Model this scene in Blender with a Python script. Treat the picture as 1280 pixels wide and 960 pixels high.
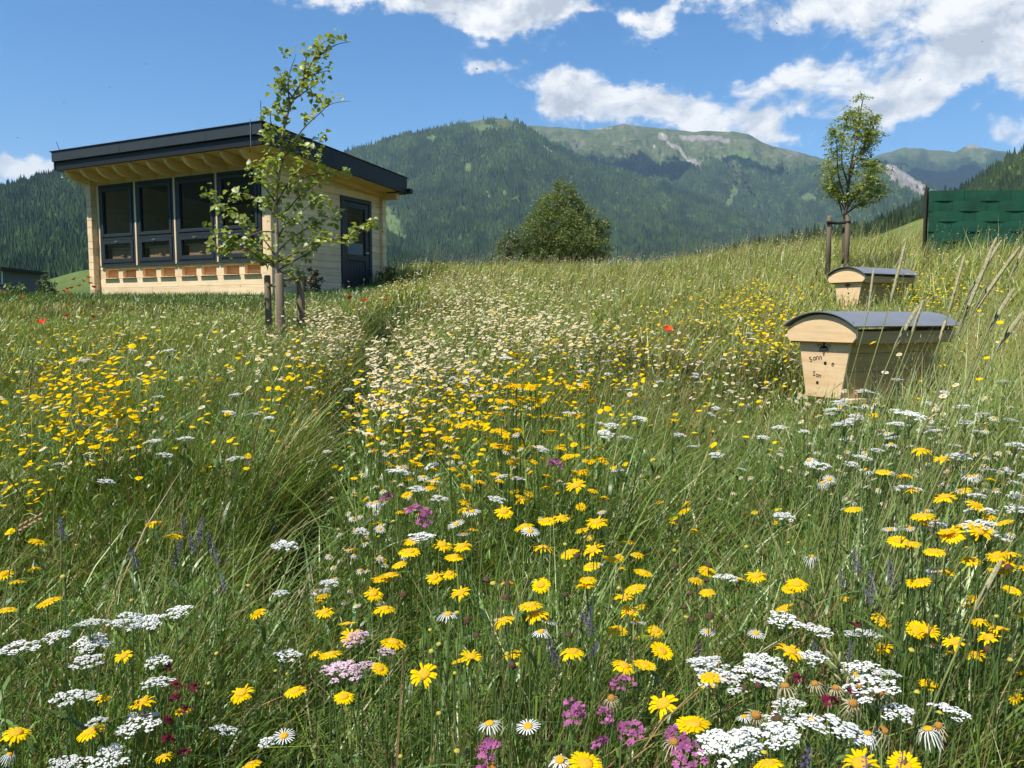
import bpy, math, random
import numpy as np
from mathutils import Vector, Matrix

random.seed(7)
rng = np.random.default_rng(11)
S = bpy.context.scene
for o in list(bpy.data.objects):
    bpy.data.objects.remove(o)

# ---------------------------------------------------------------- camera (eye is the origin, z = 0)
F = 985.0                      # focal length in pixels of the 1280 wide photograph
PITCH = math.atan(85.0 / F)    # looking slightly down, horizon at y = 395
cd = bpy.data.cameras.new("camera")
cd.sensor_width = 36.0
cd.lens = F / 1280.0 * 36.0
cd.clip_start = 0.05
cd.clip_end = 60000.0
cam = bpy.data.objects.new("camera", cd)
S.collection.objects.link(cam)
cam.location = (0, 0, 0)
cam.rotation_euler = (math.pi / 2 - PITCH, 0, 0)
S.camera = cam

# ---------------------------------------------------------------- light
SUN_EL = math.radians(58.0)
SUN_H = Vector((-0.72, -0.69)).normalized()
SUND = Vector((SUN_H.x * math.cos(SUN_EL), SUN_H.y * math.cos(SUN_EL), math.sin(SUN_EL)))
sd = bpy.data.lights.new("sun", 'SUN')
sd.energy = 5.0
sd.angle = math.radians(0.53)
sd.color = (1.0, 0.95, 0.87)
sun = bpy.data.objects.new("sun", sd)
S.collection.objects.link(sun)
sun.rotation_euler = (-SUND).to_track_quat('-Z', 'Y').to_euler()

S.view_settings.view_transform = 'Standard'
S.view_settings.look = 'None'
S.view_settings.exposure = 0.42
S.view_settings.gamma = 1.0
S.view_settings.use_curve_mapping = False
S.render.engine = 'CYCLES'
S.cycles.max_bounces = 6
S.cycles.diffuse_bounces = 3
S.cycles.glossy_bounces = 3
S.cycles.transmission_bounces = 4
S.cycles.transparent_max_bounces = 6
S.cycles.volume_bounces = 0
S.cycles.use_adaptive_sampling = True
S.cycles.adaptive_threshold = 0.02
S.cycles.sample_clamp_indirect = 4.0
S.cycles.use_denoising = True

def px_angles(x, y):
    """azimuth and elevation of a pixel of the photograph"""
    cx, cy = (x - 640) / F, (480 - y) / F
    cp, sp = math.cos(PITCH), math.sin(PITCH)
    d = Vector((cx, cp + cy * sp, cy * cp - sp)).normalized()
    return math.atan2(d.x, d.y), math.asin(d.z)

# ---------------------------------------------------------------- sky with fair-weather clouds
W = bpy.data.worlds.new("World")
S.world = W
W.use_nodes = True
nt = W.node_tree
nt.nodes.clear()

class NB:
    """tiny node builder"""
    def __init__(self, tree): self.t = tree
    def n(self, kind, **kw):
        nd = self.t.nodes.new(kind)
        for k, v in kw.items():
            setattr(nd, k, v)
        return nd
    def link(self, a, b): self.t.links.new(a, b)
    def put(self, sock, v):
        if hasattr(v, "is_linked") or hasattr(v, "node"):
            self.link(v, sock)
        else:
            sock.default_value = v
    def math(self, op, a, b=None, c=None, clamp=False):
        nd = self.n('ShaderNodeMath', operation=op); nd.use_clamp = clamp
        self.put(nd.inputs[0], a)
        if b is not None: self.put(nd.inputs[1], b)
        if c is not None: self.put(nd.inputs[2], c)
        return nd.outputs[0]
    def vmath(self, op, a, b=None):
        nd = self.n('ShaderNodeVectorMath', operation=op)
        self.put(nd.inputs[0], a)
        if b is not None: self.put(nd.inputs[1], b)
        return nd.outputs['Value' if op in ('LENGTH', 'DOT_PRODUCT') else 'Vector']
    def comb(self, x, y, z):
        nd = self.n('ShaderNodeCombineXYZ')
        for i, v in enumerate((x, y, z)): self.put(nd.inputs[i], v)
        return nd.outputs[0]
    def sep(self, v):
        nd = self.n('ShaderNodeSeparateXYZ'); self.link(v, nd.inputs[0]); return nd.outputs
    def noise(self, vec, scale, detail=5.0, rough=0.55, dist=0.0, lac=2.0):
        nd = self.n('ShaderNodeTexNoise'); nd.noise_dimensions = '3D'
        if vec is not None: self.link(vec, nd.inputs['Vector'])
        nd.inputs['Scale'].default_value = scale; nd.inputs['Detail'].default_value = detail
        nd.inputs['Roughness'].default_value = rough; nd.inputs['Distortion'].default_value = dist
        nd.inputs['Lacunarity'].default_value = lac
        return nd.outputs['Fac']
    def ramp(self, fac, stops, interp='LINEAR'):
        nd = self.n('ShaderNodeValToRGB'); r = nd.color_ramp; r.interpolation = interp
        while len(r.elements) > 1: r.elements.remove(r.elements[-1])
        r.elements[0].position = stops[0][0]; r.elements[0].color = (*stops[0][1], 1)
        for p, c in stops[1:]:
            e = r.elements.new(p); e.color = (*c, 1)
        self.put(nd.inputs[0], fac)
        return nd.outputs[0]
    def mix(self, fac, a, b, blend='MIX'):
        nd = self.n('ShaderNodeMix', data_type='RGBA', blend_type=blend)
        self.put(nd.inputs['Factor'], fac)
        for s, v in (('A', a), ('B', b)):
            sock = [i for i in nd.inputs if i.name == s and i.type == 'RGBA'][0]
            if isinstance(v, tuple): sock.default_value = (*v[:3], 1)
            else: self.link(v, sock)
        return [o_ for o_ in nd.outputs if o_.type == 'RGBA'][0]
    def maprange(self, v, a, b, c=0.0, d=1.0, smooth=True):
        nd = self.n('ShaderNodeMapRange'); nd.interpolation_type = 'SMOOTHSTEP' if smooth else 'LINEAR'
        self.put(nd.inputs[0], v)
        for i, k in enumerate((a, b, c, d)): nd.inputs[1 + i].default_value = k
        return nd.outputs[0]

B = NB(nt)
sky = B.n('ShaderNodeTexSky')
sky.sky_type = 'NISHITA'
sky.sun_disc = False
sky.sun_elevation = SUN_EL
sky.sun_rotation = math.atan2(SUN_H.x, SUN_H.y)
sky.altitude = 900.0
sky.air_density = 1.0
sky.dust_density = 0.35
sky.ozone_density = 2.2
tc = B.n('ShaderNodeTexCoord')
dirv = B.vmath('NORMALIZE', tc.outputs['Generated'])
dx, dy, dz = B.sep(dirv)
az = B.math('ARCTAN2', dx, dy)
el = B.math('ARCSINE', dz)
# turbulence that pushes the outlines about (angles, so the scale is the same everywhere)
wob = B.comb(B.math('MULTIPLY', B.math('SUBTRACT', B.noise(dirv, 9.0, 6.0, 0.6), 0.5), 0.16),
             B.math('MULTIPLY', B.math('SUBTRACT', B.noise(B.vmath('ADD', dirv, (3.1, 1.7, 5.2)), 9.0, 6.0, 0.6), 0.5), 0.10), 0.0)
ang = B.vmath('ADD', B.comb(az, el, 0.0), wob)
CLOUDS = [  # x, y, rx, ry in photo pixels, weight
    (430, -8, 110, 22, 1), (560, -20, 170, 62, 1.2), (650, 0, 75, 36, 1), (600, 34, 40, 12, .9),
    (822, 26, 36, 26, 1.0), (790, 10, 18, 10, .6), (745, 2, 30, 10, .7), (868, 2, 40, 8, .7),
    (610, 86, 38, 12, .95), (646, 102, 12, 8, .6),
    (700, 112, 42, 28, 1.1), (740, 130, 52, 32, 1.15), (820, 138, 46, 28, 1.2), (885, 146, 50, 26, 1.2),
    (975, 150, 42, 28, 1.35), (990, 182, 45, 12, .6),
    (985, 12, 88, 38, 1.0), (1120, 6, 105, 40, .95), (1150, 82, 105, 42, 1.1), (990, 98, 52, 20, .95),
    (1250, 20, 85, 66, 1.15), (1225, 92, 90, 28, 1.0), (1270, 165, 42, 32, 1.0), (1110, 120, 60, 26, .9), (1060, 150, 60, 20, .4),
    (8, 192, 24, 14, 1), (58, 206, 40, 16, .95), (20, 214, 60, 14, .7), (-60, 190, 60, 30, 1),
    (700, 60, 40, 8, .3), (560, 74, 14, 12, .25), (905, 70, 50, 10, .3),
]
field = None
for (cx_, cy_, rx_, ry_, w_) in CLOUDS:
    a0, e0 = px_angles(cx_, cy_)
    a1, _ = px_angles(cx_ + rx_, cy_); _, e1 = px_angles(cx_, cy_ - ry_)
    v = B.vmath('MULTIPLY', B.vmath('SUBTRACT', ang, (a0, e0, 0)), (1 / (a1 - a0), 1 / (e1 - e0), 0))
    d2 = B.vmath('DOT_PRODUCT', v, v)
    val = B.math('MULTIPLY', B.math('EXPONENT', B.math('MULTIPLY', d2, -0.9)), w_)
    field = val if field is None else B.math('ADD', field, val)
# the rest of the sky carries the same kind of scattered cloud
plane = B.comb(B.math('DIVIDE', dx, B.math('ADD', B.math('MAXIMUM', dz, 0.0), 0.12)),
               B.math('DIVIDE', dy, B.math('ADD', B.math('MAXIMUM', dz, 0.0), 0.12)), 0.0)
cover = B.math('MULTIPLY', B.maprange(B.noise(plane, 0.9, 4.0, 0.5), 0.52, 0.66), 1.1)
outside = B.math('MAXIMUM', B.maprange(B.math('ABSOLUTE', az), 0.66, 0.85), B.maprange(el, 0.45, 0.6))
field = B.math('ADD', field, B.math('MULTIPLY', cover, outside))
sv = B.comb(az, B.math('MULTIPLY', el, 1.5), 0.0)
fine = B.noise(sv, 14.0, 9.0, 0.62, 0.35)
fine2 = B.noise(sv, 52.0, 7.0, 0.65, 0.3)
detail = B.math('ADD', B.math('MULTIPLY', B.math('SUBTRACT', fine, 0.53), 2.5), B.math('MULTIPLY', B.math('SUBTRACT', fine2, 0.5), 0.7))
dens = B.math('ADD', field, detail)
alpha = B.maprange(dens, 0.40, 1.12)
# billows: brighter where the noise field rises towards the light, greyer in the thick flat bases
up = B.noise(B.vmath('ADD', sv, (-0.010, 0.028, 0.0)), 14.0, 9.0, 0.62, 0.35)
lit = B.math('SUBTRACT', fine, up)
shade = B.maprange(B.math('ADD', B.math('MULTIPLY', lit, 4.2), B.math('MULTIPLY', B.math('SUBTRACT', dens, 1.0), -0.42)), -0.62, 0.38, smooth=False)
ccol = B.ramp(shade, [(0.0, (5.0, 5.4, 6.0)), (0.4, (6.9, 7.2, 7.6)), (1.0, (9.6, 9.5, 9.3))])
hs = B.n('ShaderNodeHueSaturation'); hs.inputs['Saturation'].default_value = 1.30; hs.inputs['Value'].default_value = 1.40
B.link(sky.outputs[0], hs.inputs['Color'])
col = B.mix(alpha, hs.outputs[0], ccol)
bg = B.n('ShaderNodeBackground'); bg.inputs['Strength'].default_value = 0.090
B.link(col, bg.inputs['Color'])
wo = B.n('ShaderNodeOutputWorld'); B.link(bg.outputs[0], wo.inputs['Surface'])
W.cycles.sampling_method = 'MANUAL'
W.cycles.sample_map_resolution = 512

# ---------------------------------------------------------------- object helpers
def link(o, parent=None):
    S.collection.objects.link(o)
    if parent is not None: o.parent = parent
    return o
def tag(o, label=None, cat=None, group=None, kind=None):
    if label: o['label'] = label
    if cat: o['category'] = cat
    if group: o['group'] = group
    if kind: o['kind'] = kind
    return o
def thing(name, label, cat, loc=(0, 0, 0), rz=0.0, group=None):
    o = bpy.data.objects.new(name, None)
    o.empty_display_size = 0.1
    o.location = loc; o.rotation_euler = (0, 0, rz)
    link(o)
    return tag(o, label, cat, group)
def mesh_np(name, verts, faces, mat=None, smooth=False, cols=None):
    """faces: int array (n,3) or (n,4), or list of such arrays; cols: per-vertex colours (n,3)"""
    me = bpy.data.meshes.new(name)
    verts = np.asarray(verts, dtype=np.float32).reshape(-1, 3)
    fl = faces if isinstance(faces, list) else [faces]
    fl = [np.asarray(f, dtype=np.int32) for f in fl if len(f)]
    me.vertices.add(len(verts)); me.vertices.foreach_set('co', verts.ravel())
    tot = np.concatenate([np.full(len(f), f.shape[1], dtype=np.int32) for f in fl])
    idx = np.concatenate([f.ravel() for f in fl])
    me.loops.add(len(idx)); me.loops.foreach_set('vertex_index', idx)
    me.polygons.add(len(tot))
    st = np.zeros(len(tot), dtype=np.int32); st[1:] = np.cumsum(tot)[:-1]
    me.polygons.foreach_set('loop_start', st)
    try: me.polygons.foreach_set('loop_total', tot)
    except Exception: pass
    me.polygons.foreach_set('use_smooth', np.full(len(tot), bool(smooth)))
    if cols is not None:
        a = me.color_attributes.new('Col', 'FLOAT_COLOR', 'POINT')
        c4 = np.ones((len(verts), 4), dtype=np.float32); c4[:, :3] = cols
        a.data.foreach_set('color', c4.ravel())
    me.update(calc_edges=True)
    if mat is not None: me.materials.append(mat)
    return me
class MB:
    """collects small shapes into one mesh"""
    def __init__(self): self.v = []; self.f = []
    def add(self, vs, fs):
        k = len(self.v)
        self.v += [tuple(p) for p in vs]; self.f += [tuple(i + k for i in f) for f in fs]
        return self
    def box(self, x0, x1, y0, y1, z0, z1):
        v = [(x0, y0, z0), (x1, y0, z0), (x1, y1, z0), (x0, y1, z0), (x0, y0, z1), (x1, y0, z1), (x1, y1, z1), (x0, y1, z1)]
        return self.add(v, [(0, 3, 2, 1), (4, 5, 6, 7), (0, 1, 5, 4), (1, 2, 6, 5), (2, 3, 7, 6), (3, 0, 4, 7)])
    def hexa(self, v):
        return self.add(v, [(0, 3, 2, 1), (4, 5, 6, 7), (0, 1, 5, 4), (1, 2, 6, 5), (2, 3, 7, 6), (3, 0, 4, 7)])
    def prism(self, poly, fn, a, b):
        """poly of 2-D points extruded from a to b; fn(u, v, w) -> xyz"""
        n = len(poly)
        vs = [fn(u, v, a) for u, v in poly] + [fn(u, v, b) for u, v in poly]
        fs = [tuple(range(n)), tuple(range(2 * n - 1, n - 1, -1))] + [(i, i + n, (i + 1) % n + n, (i + 1) % n) for i in range(n)]
        return self.add(vs, fs)
    def tube(self, pts, rad, n=6, cap=True):
        pts = [Vector(p) for p in pts]; m = len(pts)
        rad = rad if isinstance(rad, (list, tuple)) else [rad] * m
        vs = []; fs = []
        ref = Vector((0.31, 0.17, 0.93)).normalized()
        for i, p in enumerate(pts):
            t = (pts[min(i + 1, m - 1)] - pts[max(i - 1, 0)]).normalized()
            a = t.cross(ref)
            if a.length < 0.1: a = t.cross(Vector((1, 0, 0)))
            a.normalize(); b = t.cross(a)
            for k in range(n):
                q = 2 * math.pi * k / n
                vs.append(p + (a * math.cos(q) + b * math.sin(q)) * rad[i])
        for i in range(m - 1):
            for k in range(n):
                fs.append((i * n + k, i * n + (k + 1) % n, (i + 1) * n + (k + 1) % n, (i + 1) * n + k))
        if cap:
            fs.append(tuple(range(n - 1, -1, -1))); fs.append(tuple((m - 1) * n + k for k in range(n)))
        return self.add(vs, fs)
    def mesh(self, name, mat, smooth=False):
        me = bpy.data.meshes.new(name)
        me.from_pydata(self.v, [], self.f); me.update()
        if mat is not None: me.materials.append(mat)
        if smooth: me.polygons.foreach_set('use_smooth', [True] * len(me.polygons))
        return me
    def build(self, name, mat, parent=None, smooth=False, bevel=0.0):
        o = bpy.data.objects.new(name, self.mesh(name, mat, smooth))
        if bevel:
            b = o.modifiers.new('bevel', 'BEVEL'); b.width = bevel; b.segments = 1; b.limit_method = 'ANGLE'
        return link(o, parent)

# ---------------------------------------------------------------- materials
def mat_new(name):
    m = bpy.data.materials.new(name); m.use_nodes = True
    m.node_tree.nodes.clear()
    return m, NB(m.node_tree)
def mat_basic(name, color, rough=0.7, var=0.25, scale=8.0, metallic=0.0, bump=0.0, bscale=60.0, spec=0.4, stretch=(1, 1, 1), coords='Object'):
    m, b = mat_new(name)
    tcn = b.n('ShaderNodeTexCoord')
    vec = b.vmath('MULTIPLY', tcn.outputs[coords], stretch)
    f = b.noise(vec, scale, 6.0, 0.6)
    c = tuple(color)
    dark = tuple(x * (1 - var) for x in c); light = tuple(min(1, x * (1 + var)) for x in c)
    col_ = b.ramp(f, [(0.25, dark), (0.5, c), (0.75, light)])
    p = b.n('ShaderNodeBsdfPrincipled'); b.link(col_, p.inputs['Base Color'])
    p.inputs['Roughness'].default_value = rough; p.inputs['Metallic'].default_value = metallic
    p.inputs['Specular IOR Level'].default_value = spec
    if bump:
        bn = b.n('ShaderNodeBump'); bn.inputs['Strength'].default_value = 0.6; bn.inputs['Distance'].default_value = bump
        b.link(b.noise(vec, bscale, 5.0, 0.6), bn.inputs['Height']); b.link(bn.outputs[0], p.inputs['Normal'])
    o_ = b.n('ShaderNodeOutputMaterial'); b.link(p.outputs[0], o_.inputs['Surface'])
    return m
def mat_wood(name, base, dark, axis=0, rough=0.65, knots=True):
    """spruce boards: long grain, knots, and a slightly different tone per board"""
    m, b = mat_new(name)
    tcn = b.n('ShaderNodeTexCoord')
    st = [14.0, 14.0, 14.0]; st[axis] = 0.9
    oi = b.n('ShaderNodeObjectInfo')
    off = b.vmath('SCALE', b.comb(oi.outputs['Random'], b.math('MULTIPLY', oi.outputs['Random'], 7.3), b.math('MULTIPLY', oi.outputs['Random'], 3.1)))
    off.node.inputs['Scale'].default_value = 37.0
    vec0 = b.vmath('ADD', tcn.outputs['Object'], off)
    vec = b.vmath('MULTIPLY', vec0, tuple(st))
    g = b.noise(vec, 1.6, 6.0, 0.65, 0.8)
    col_ = b.mix(b.maprange(g, 0.38, 0.72), tuple(base), tuple(dark))
    if knots:
        vo = b.n('ShaderNodeTexVoronoi'); vo.inputs['Scale'].default_value = 3.2
        b.link(vec0, vo.inputs['Vector'])
        kn = b.maprange(vo.outputs['Distance'], 0.045, 0.10, 1.0, 0.0)
        col_ = b.mix(b.math('MULTIPLY', kn, 0.65), col_, (0.16, 0.07, 0.025))
    wx_ = b.maprange(b.noise(tcn.outputs['Object'], 2.3, 6.0, 0.65), .35, .75, 1.0, .88)
    tone = b.math('MULTIPLY', b.math('ADD', b.math('MULTIPLY', oi.outputs['Random'], 0.24), 0.88), wx_)
    col_ = b.mix(1.0, col_, b.comb(tone, tone, b.math('MULTIPLY', tone, 0.98)), 'MULTIPLY')
    p = b.n('ShaderNodeBsdfPrincipled'); b.link(col_, p.inputs['Base Color'])
    p.inputs['Roughness'].default_value = rough; p.inputs['Specular IOR Level'].default_value = 0.3
    bn = b.n('ShaderNodeBump'); bn.inputs['Strength'].default_value = 0.35; bn.inputs['Distance'].default_value = 0.003
    b.link(g, bn.inputs['Height']); b.link(bn.outputs[0], p.inputs['Normal'])
    o_ = b.n('ShaderNodeOutputMaterial'); b.link(p.outputs[0], o_.inputs['Surface'])
    return m
def mat_leaf(name, use_col=True, color=(0.1, 0.18, 0.04), trans=0.35, rough=0.5, var=0.2, gloss=0.06, tint=(1.25, 1.15, 0.6)):
    """thin plant tissue: diffuse + light coming through + a little sheen"""
    m, b = mat_new(name)
    if use_col:
        at = b.n('ShaderNodeAttribute'); at.attribute_name = 'Col'
        c = at.outputs['Color']
    else:
        tcn = b.n('ShaderNodeTexCoord')
        oi = b.n('ShaderNodeObjectInfo')
        f = b.noise(tcn.outputs['Object'], 30.0, 3.0)
        c = b.ramp(f, [(0.3, tuple(x * (1 - var) for x in color)), (0.7, tuple(min(1, x * (1 + var)) for x in color))])
        tone = b.math('ADD', b.math('MULTIPLY', oi.outputs['Random'], 0.2), 0.88)
        c = b.mix(1.0, c, b.comb(tone, tone, tone), 'MULTIPLY')
    d = b.n('ShaderNodeBsdfDiffuse'); b.link(c, d.inputs['Color'])
    t = b.n('ShaderNodeBsdfTranslucent')
    b.link(b.mix(1.0, c, tint, 'MULTIPLY'), t.inputs['Color'])
    g = b.n('ShaderNodeBsdfGlossy'); g.inputs['Roughness'].default_value = rough; g.inputs['Color'].default_value = (0.9, 0.95, 0.85, 1)
    m1 = b.n('ShaderNodeMixShader'); m1.inputs[0].default_value = trans
    b.link(d.outputs[0], m1.inputs[1]); b.link(t.outputs[0], m1.inputs[2])
    m2 = b.n('ShaderNodeMixShader'); m2.inputs[0].default_value = gloss
    b.link(m1.outputs[0], m2.inputs[1]); b.link(g.outputs[0], m2.inputs[2])
    o_ = b.n('ShaderNodeOutputMaterial'); b.link((m2 if gloss > 0 else m1).outputs[0], o_.inputs['Surface'])
    return m
def mat_attr(name, rough=0.9, nscale=0.0, amount=0.3):
    """matte surface whose own colour is stored per vertex, with fine natural mottling"""
    m, b = mat_new(name)
    at = b.n('ShaderNodeAttribute'); at.attribute_name = 'Col'
    c = at.outputs['Color']
    if nscale:
        tcn = b.n('ShaderNodeTexCoord')
        f = b.maprange(b.noise(tcn.outputs['Object'], nscale, 8.0, 0.7), 0.25, 0.75, 1 - amount, 1 + amount, smooth=False)
        c = b.mix(1.0, c, b.comb(f, f, f), 'MULTIPLY')
    p = b.n('ShaderNodeBsdfDiffuse'); b.link(c, p.inputs['Color'])
    o_ = b.n('ShaderNodeOutputMaterial'); b.link(p.outputs[0], o_.inputs['Surface'])
    return m

# ---------------------------------------------------------------- value noise for the far relief
def vnoise(x, y, seed=0, octv=5, ridged=False, gain=0.5):
    r = np.random.default_rng(seed); T = r.random((256, 256))
    x = np.asarray(x, float); y = np.asarray(y, float)
    out = np.zeros(np.broadcast(x, y).shape); a = 1.0; tot = 0
    for k in range(octv):
        xi = np.floor(x).astype(int); yi = np.floor(y).astype(int)
        fx = x - xi; fy = y - yi; fx = fx * fx * (3 - 2 * fx); fy = fy * fy * (3 - 2 * fy)
        g = lambda i, j: T[(yi + j + 17 * k) % 256, (xi + i + 31 * k) % 256]
        v = (g(0, 0) * (1 - fx) + g(1, 0) * fx) * (1 - fy) + (g(0, 1) * (1 - fx) + g(1, 1) * fx) * fy
        if ridged: v = 1 - np.abs(2 * v - 1)
        out = out + v * a; tot += a; a *= gain; x = x * 2.03; y = y * 2.03
    return out / tot

# ---------------------------------------------------------------- terrain near the camera
def sstep(x, a, b):
    t = np.clip((np.asarray(x, float) - a) / (b - a), 0, 1)
    return t * t * (3 - 2 * t)
PY = [-60, -3, 0, 1.2, 2.5, 5, 9.5, 14.7, 20, 23, 30, 60, 200, 600, 30000]
PZ = [-6, -1.75, -1.55, -1.40, -1.15, -.78, -.12, .42, 1.02, 1.15, .8, -3, -20, -60, -90]
def gz(x, y):
    x = np.asarray(x, float); y = np.asarray(y, float)
    z = np.interp(y, PY, PZ)
    zl = np.where(y < 14.2, np.minimum(z, 0.33), np.where(y < 18.5, 0.33, 0.33 - (y - 18.5) * 0.22))
    zl = np.maximum(zl, np.where(y > 40, z, -4.5))
    wl = 1 - sstep(x, -4.6, -2.5)
    z = z * (1 - wl) + zl * wl
    right = sstep(x, 1.5, 9.0) * sstep(y, 5, 14) * 0.38 * (1 - sstep(y, 30, 60))
    bump = 0.05 * np.sin(x * 1.3 + 0.7) * np.sin(y * 0.9 + 1.1) + 0.03 * np.sin(x * 3.1 + y * 1.7) * np.sin(y * 2.3 - x)
    flat = sstep(x, -10.5, -9.5) * (1 - sstep(x, -2.5, -1.8)) * sstep(y, 12.5, 13.5) * (1 - sstep(y, 19, 20.5))
    return z + right + bump * (1 - flat) * (1 - sstep(y, 40, 80))

# path trodden through the meadow
PATHPX = [(505, 388), (480, 430), (455, 500), (432, 560), (415, 620), (385, 700), (350, 790), (325, 890)]
def vegh(x, y):
    """height of the canopy above the ground"""
    x = np.asarray(x, float); y = np.asarray(y, float)
    h = np.interp(y, [0, 1.5, 4, 8, 14], [.78, .74, .60, .50, .42]) + 0.0 * x
    left = 1 - sstep(x, -3.0, -1.0)
    hl = np.interp(y, [0, 3, 4, 6, 8, 10.5, 12.3, 13.2, 40], [.76, .66, 0.55, 0.40, 0.27, 0.17, 0.09, 0.07, 0.07])
    h = h * (1 - left) + hl * left
    h = np.where((x > -3.1) & (y > 17), np.maximum(h, 0.42), h)
    h = h + 0.15 * sstep(x, 1.2, 2.4) * (1 - sstep(y, 3.6, 4.6)) + 0.34 * sstep(x, 3.5, 7.5) * sstep(y, 5.5, 9)
    # tussocks and hollows
    tus = vnoise(x * 2.6 + 60, y * 2.6 + 60, 131, 3) - .5
    h = h * (1 + .75 * tus * (1 - sstep(y, 6, 12)) + .25 * tus)
    for q in HIVES:                                   # the hives stand in a thinner patch
        d = np.hypot(x - q[0] + .35, y - q[1] + .45)
        h = h * (1 - .38 * (1 - sstep(d, .4, 1.15)))
    return h * (1 - 0.66 * pathw(x, y))
PATHW = None
HIVES = [(1.98, 4.99), (4.17, 9.85)]
def pathw(x, y):
    if PATHW is None: return 0.0
    d = np.full(np.shape(x), 99.0)
    for (ax, ay), (bx, by) in zip(PATHW[:-1], PATHW[1:]):
        vx, vy = bx - ax, by - ay; L = vx * vx + vy * vy
        t = np.clip(((x - ax) * vx + (y - ay) * vy) / L, 0, 1)
        d = np.minimum(d, np.hypot(x - ax - t * vx, y - ay - t * vy))
    w = 0.065 + 0.014 * np.asarray(y)
    d = d + (vnoise(x * 5 + 40, y * 5 + 40, 88, 3) - .5) * w * 2.6
    return 1 - sstep(d, w * 0.2, w * 2.0)
CP, SP = math.cos(PITCH), math.sin(PITCH)
TS = np.concatenate([np.arange(0.7, 6, 0.03), np.arange(6, 34, 0.12)])
def px2w(xs, ys, h=None, frac=1.0):
    """points on the canopy (or at height h over the ground) seen at photo pixels"""
    xs = np.atleast_1d(np.asarray(xs, float)); ys = np.atleast_1d(np.asarray(ys, float))
    cx, cy = (xs - 640) / F, (480 - ys) / F
    d = np.stack([cx, CP + cy * SP, cy * CP - SP], 1)
    P = d[:, None, :] * TS[None, :, None]
    hh = (vegh(P[..., 0], P[..., 1]) * frac) if h is None else (h if np.isscalar(h) else np.asarray(h)[:, None])
    under = P[..., 2] < gz(P[..., 0], P[..., 1]) + hh
    i = np.argmax(under, 1); ok = under.any(1)
    return P[np.arange(len(xs)), i], ok
_p, _ = px2w([p[0] for p in PATHPX], [p[1] for p in PATHPX], 0.05)
PATHW = [(a[0], a[1]) for a in _p]

M_SOIL = mat_attr('soil', nscale=6.0, amount=0.45)
def ground():
    n = 260
    t = np.linspace(-1, 1, n)
    gx = np.sinh(t * 7.2) / math.sinh(7.2) * 14000
    s = np.linspace(0, 1, n)
    gy = np.concatenate([[-5000, -2500, -1200, -500, -200, -80], -25 + np.concatenate([np.linspace(0, 70, 170), 70 + (np.exp(np.linspace(0, 1, n - 170 + 1)[1:] * 6.2) - 1) / (math.exp(6.2) - 1) * 14000])])
    gx = np.sort(np.concatenate([gx, np.linspace(-20, 20, 120)]))
    X, Y = np.meshgrid(gx, gy)
    Z = gz(X, Y)
    nx, ny = len(gx), len(gy)
    idx = np.arange(nx * ny).reshape(ny, nx)
    fs = np.stack([idx[:-1, :-1], idx[:-1, 1:], idx[1:, 1:], idx[1:, :-1]], -1).reshape(-1, 4)
    far = sstep(np.hypot(X, Y), 28, 60)
    lawn = (1 - sstep(X, -3.0, -1.0)) * sstep(Y, 11.5, 13)
    c = np.zeros((ny, nx, 3)); c[:] = (0.045, 0.05, 0.02)
    c = c * (1 - lawn[..., None]) + np.array((0.05, 0.09, 0.025)) * lawn[..., None]
    c = c * (1 - far[..., None]) + np.array((0.09, 0.14, 0.04)) * far[..., None]
    me = mesh_np('ground', np.stack([X, Y, Z], -1).reshape(-1, 3), fs, M_SOIL, True, c.reshape(-1, 3))
    o = link(bpy.data.objects.new('ground', me)); tag(o, kind='structure')
ground()

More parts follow.
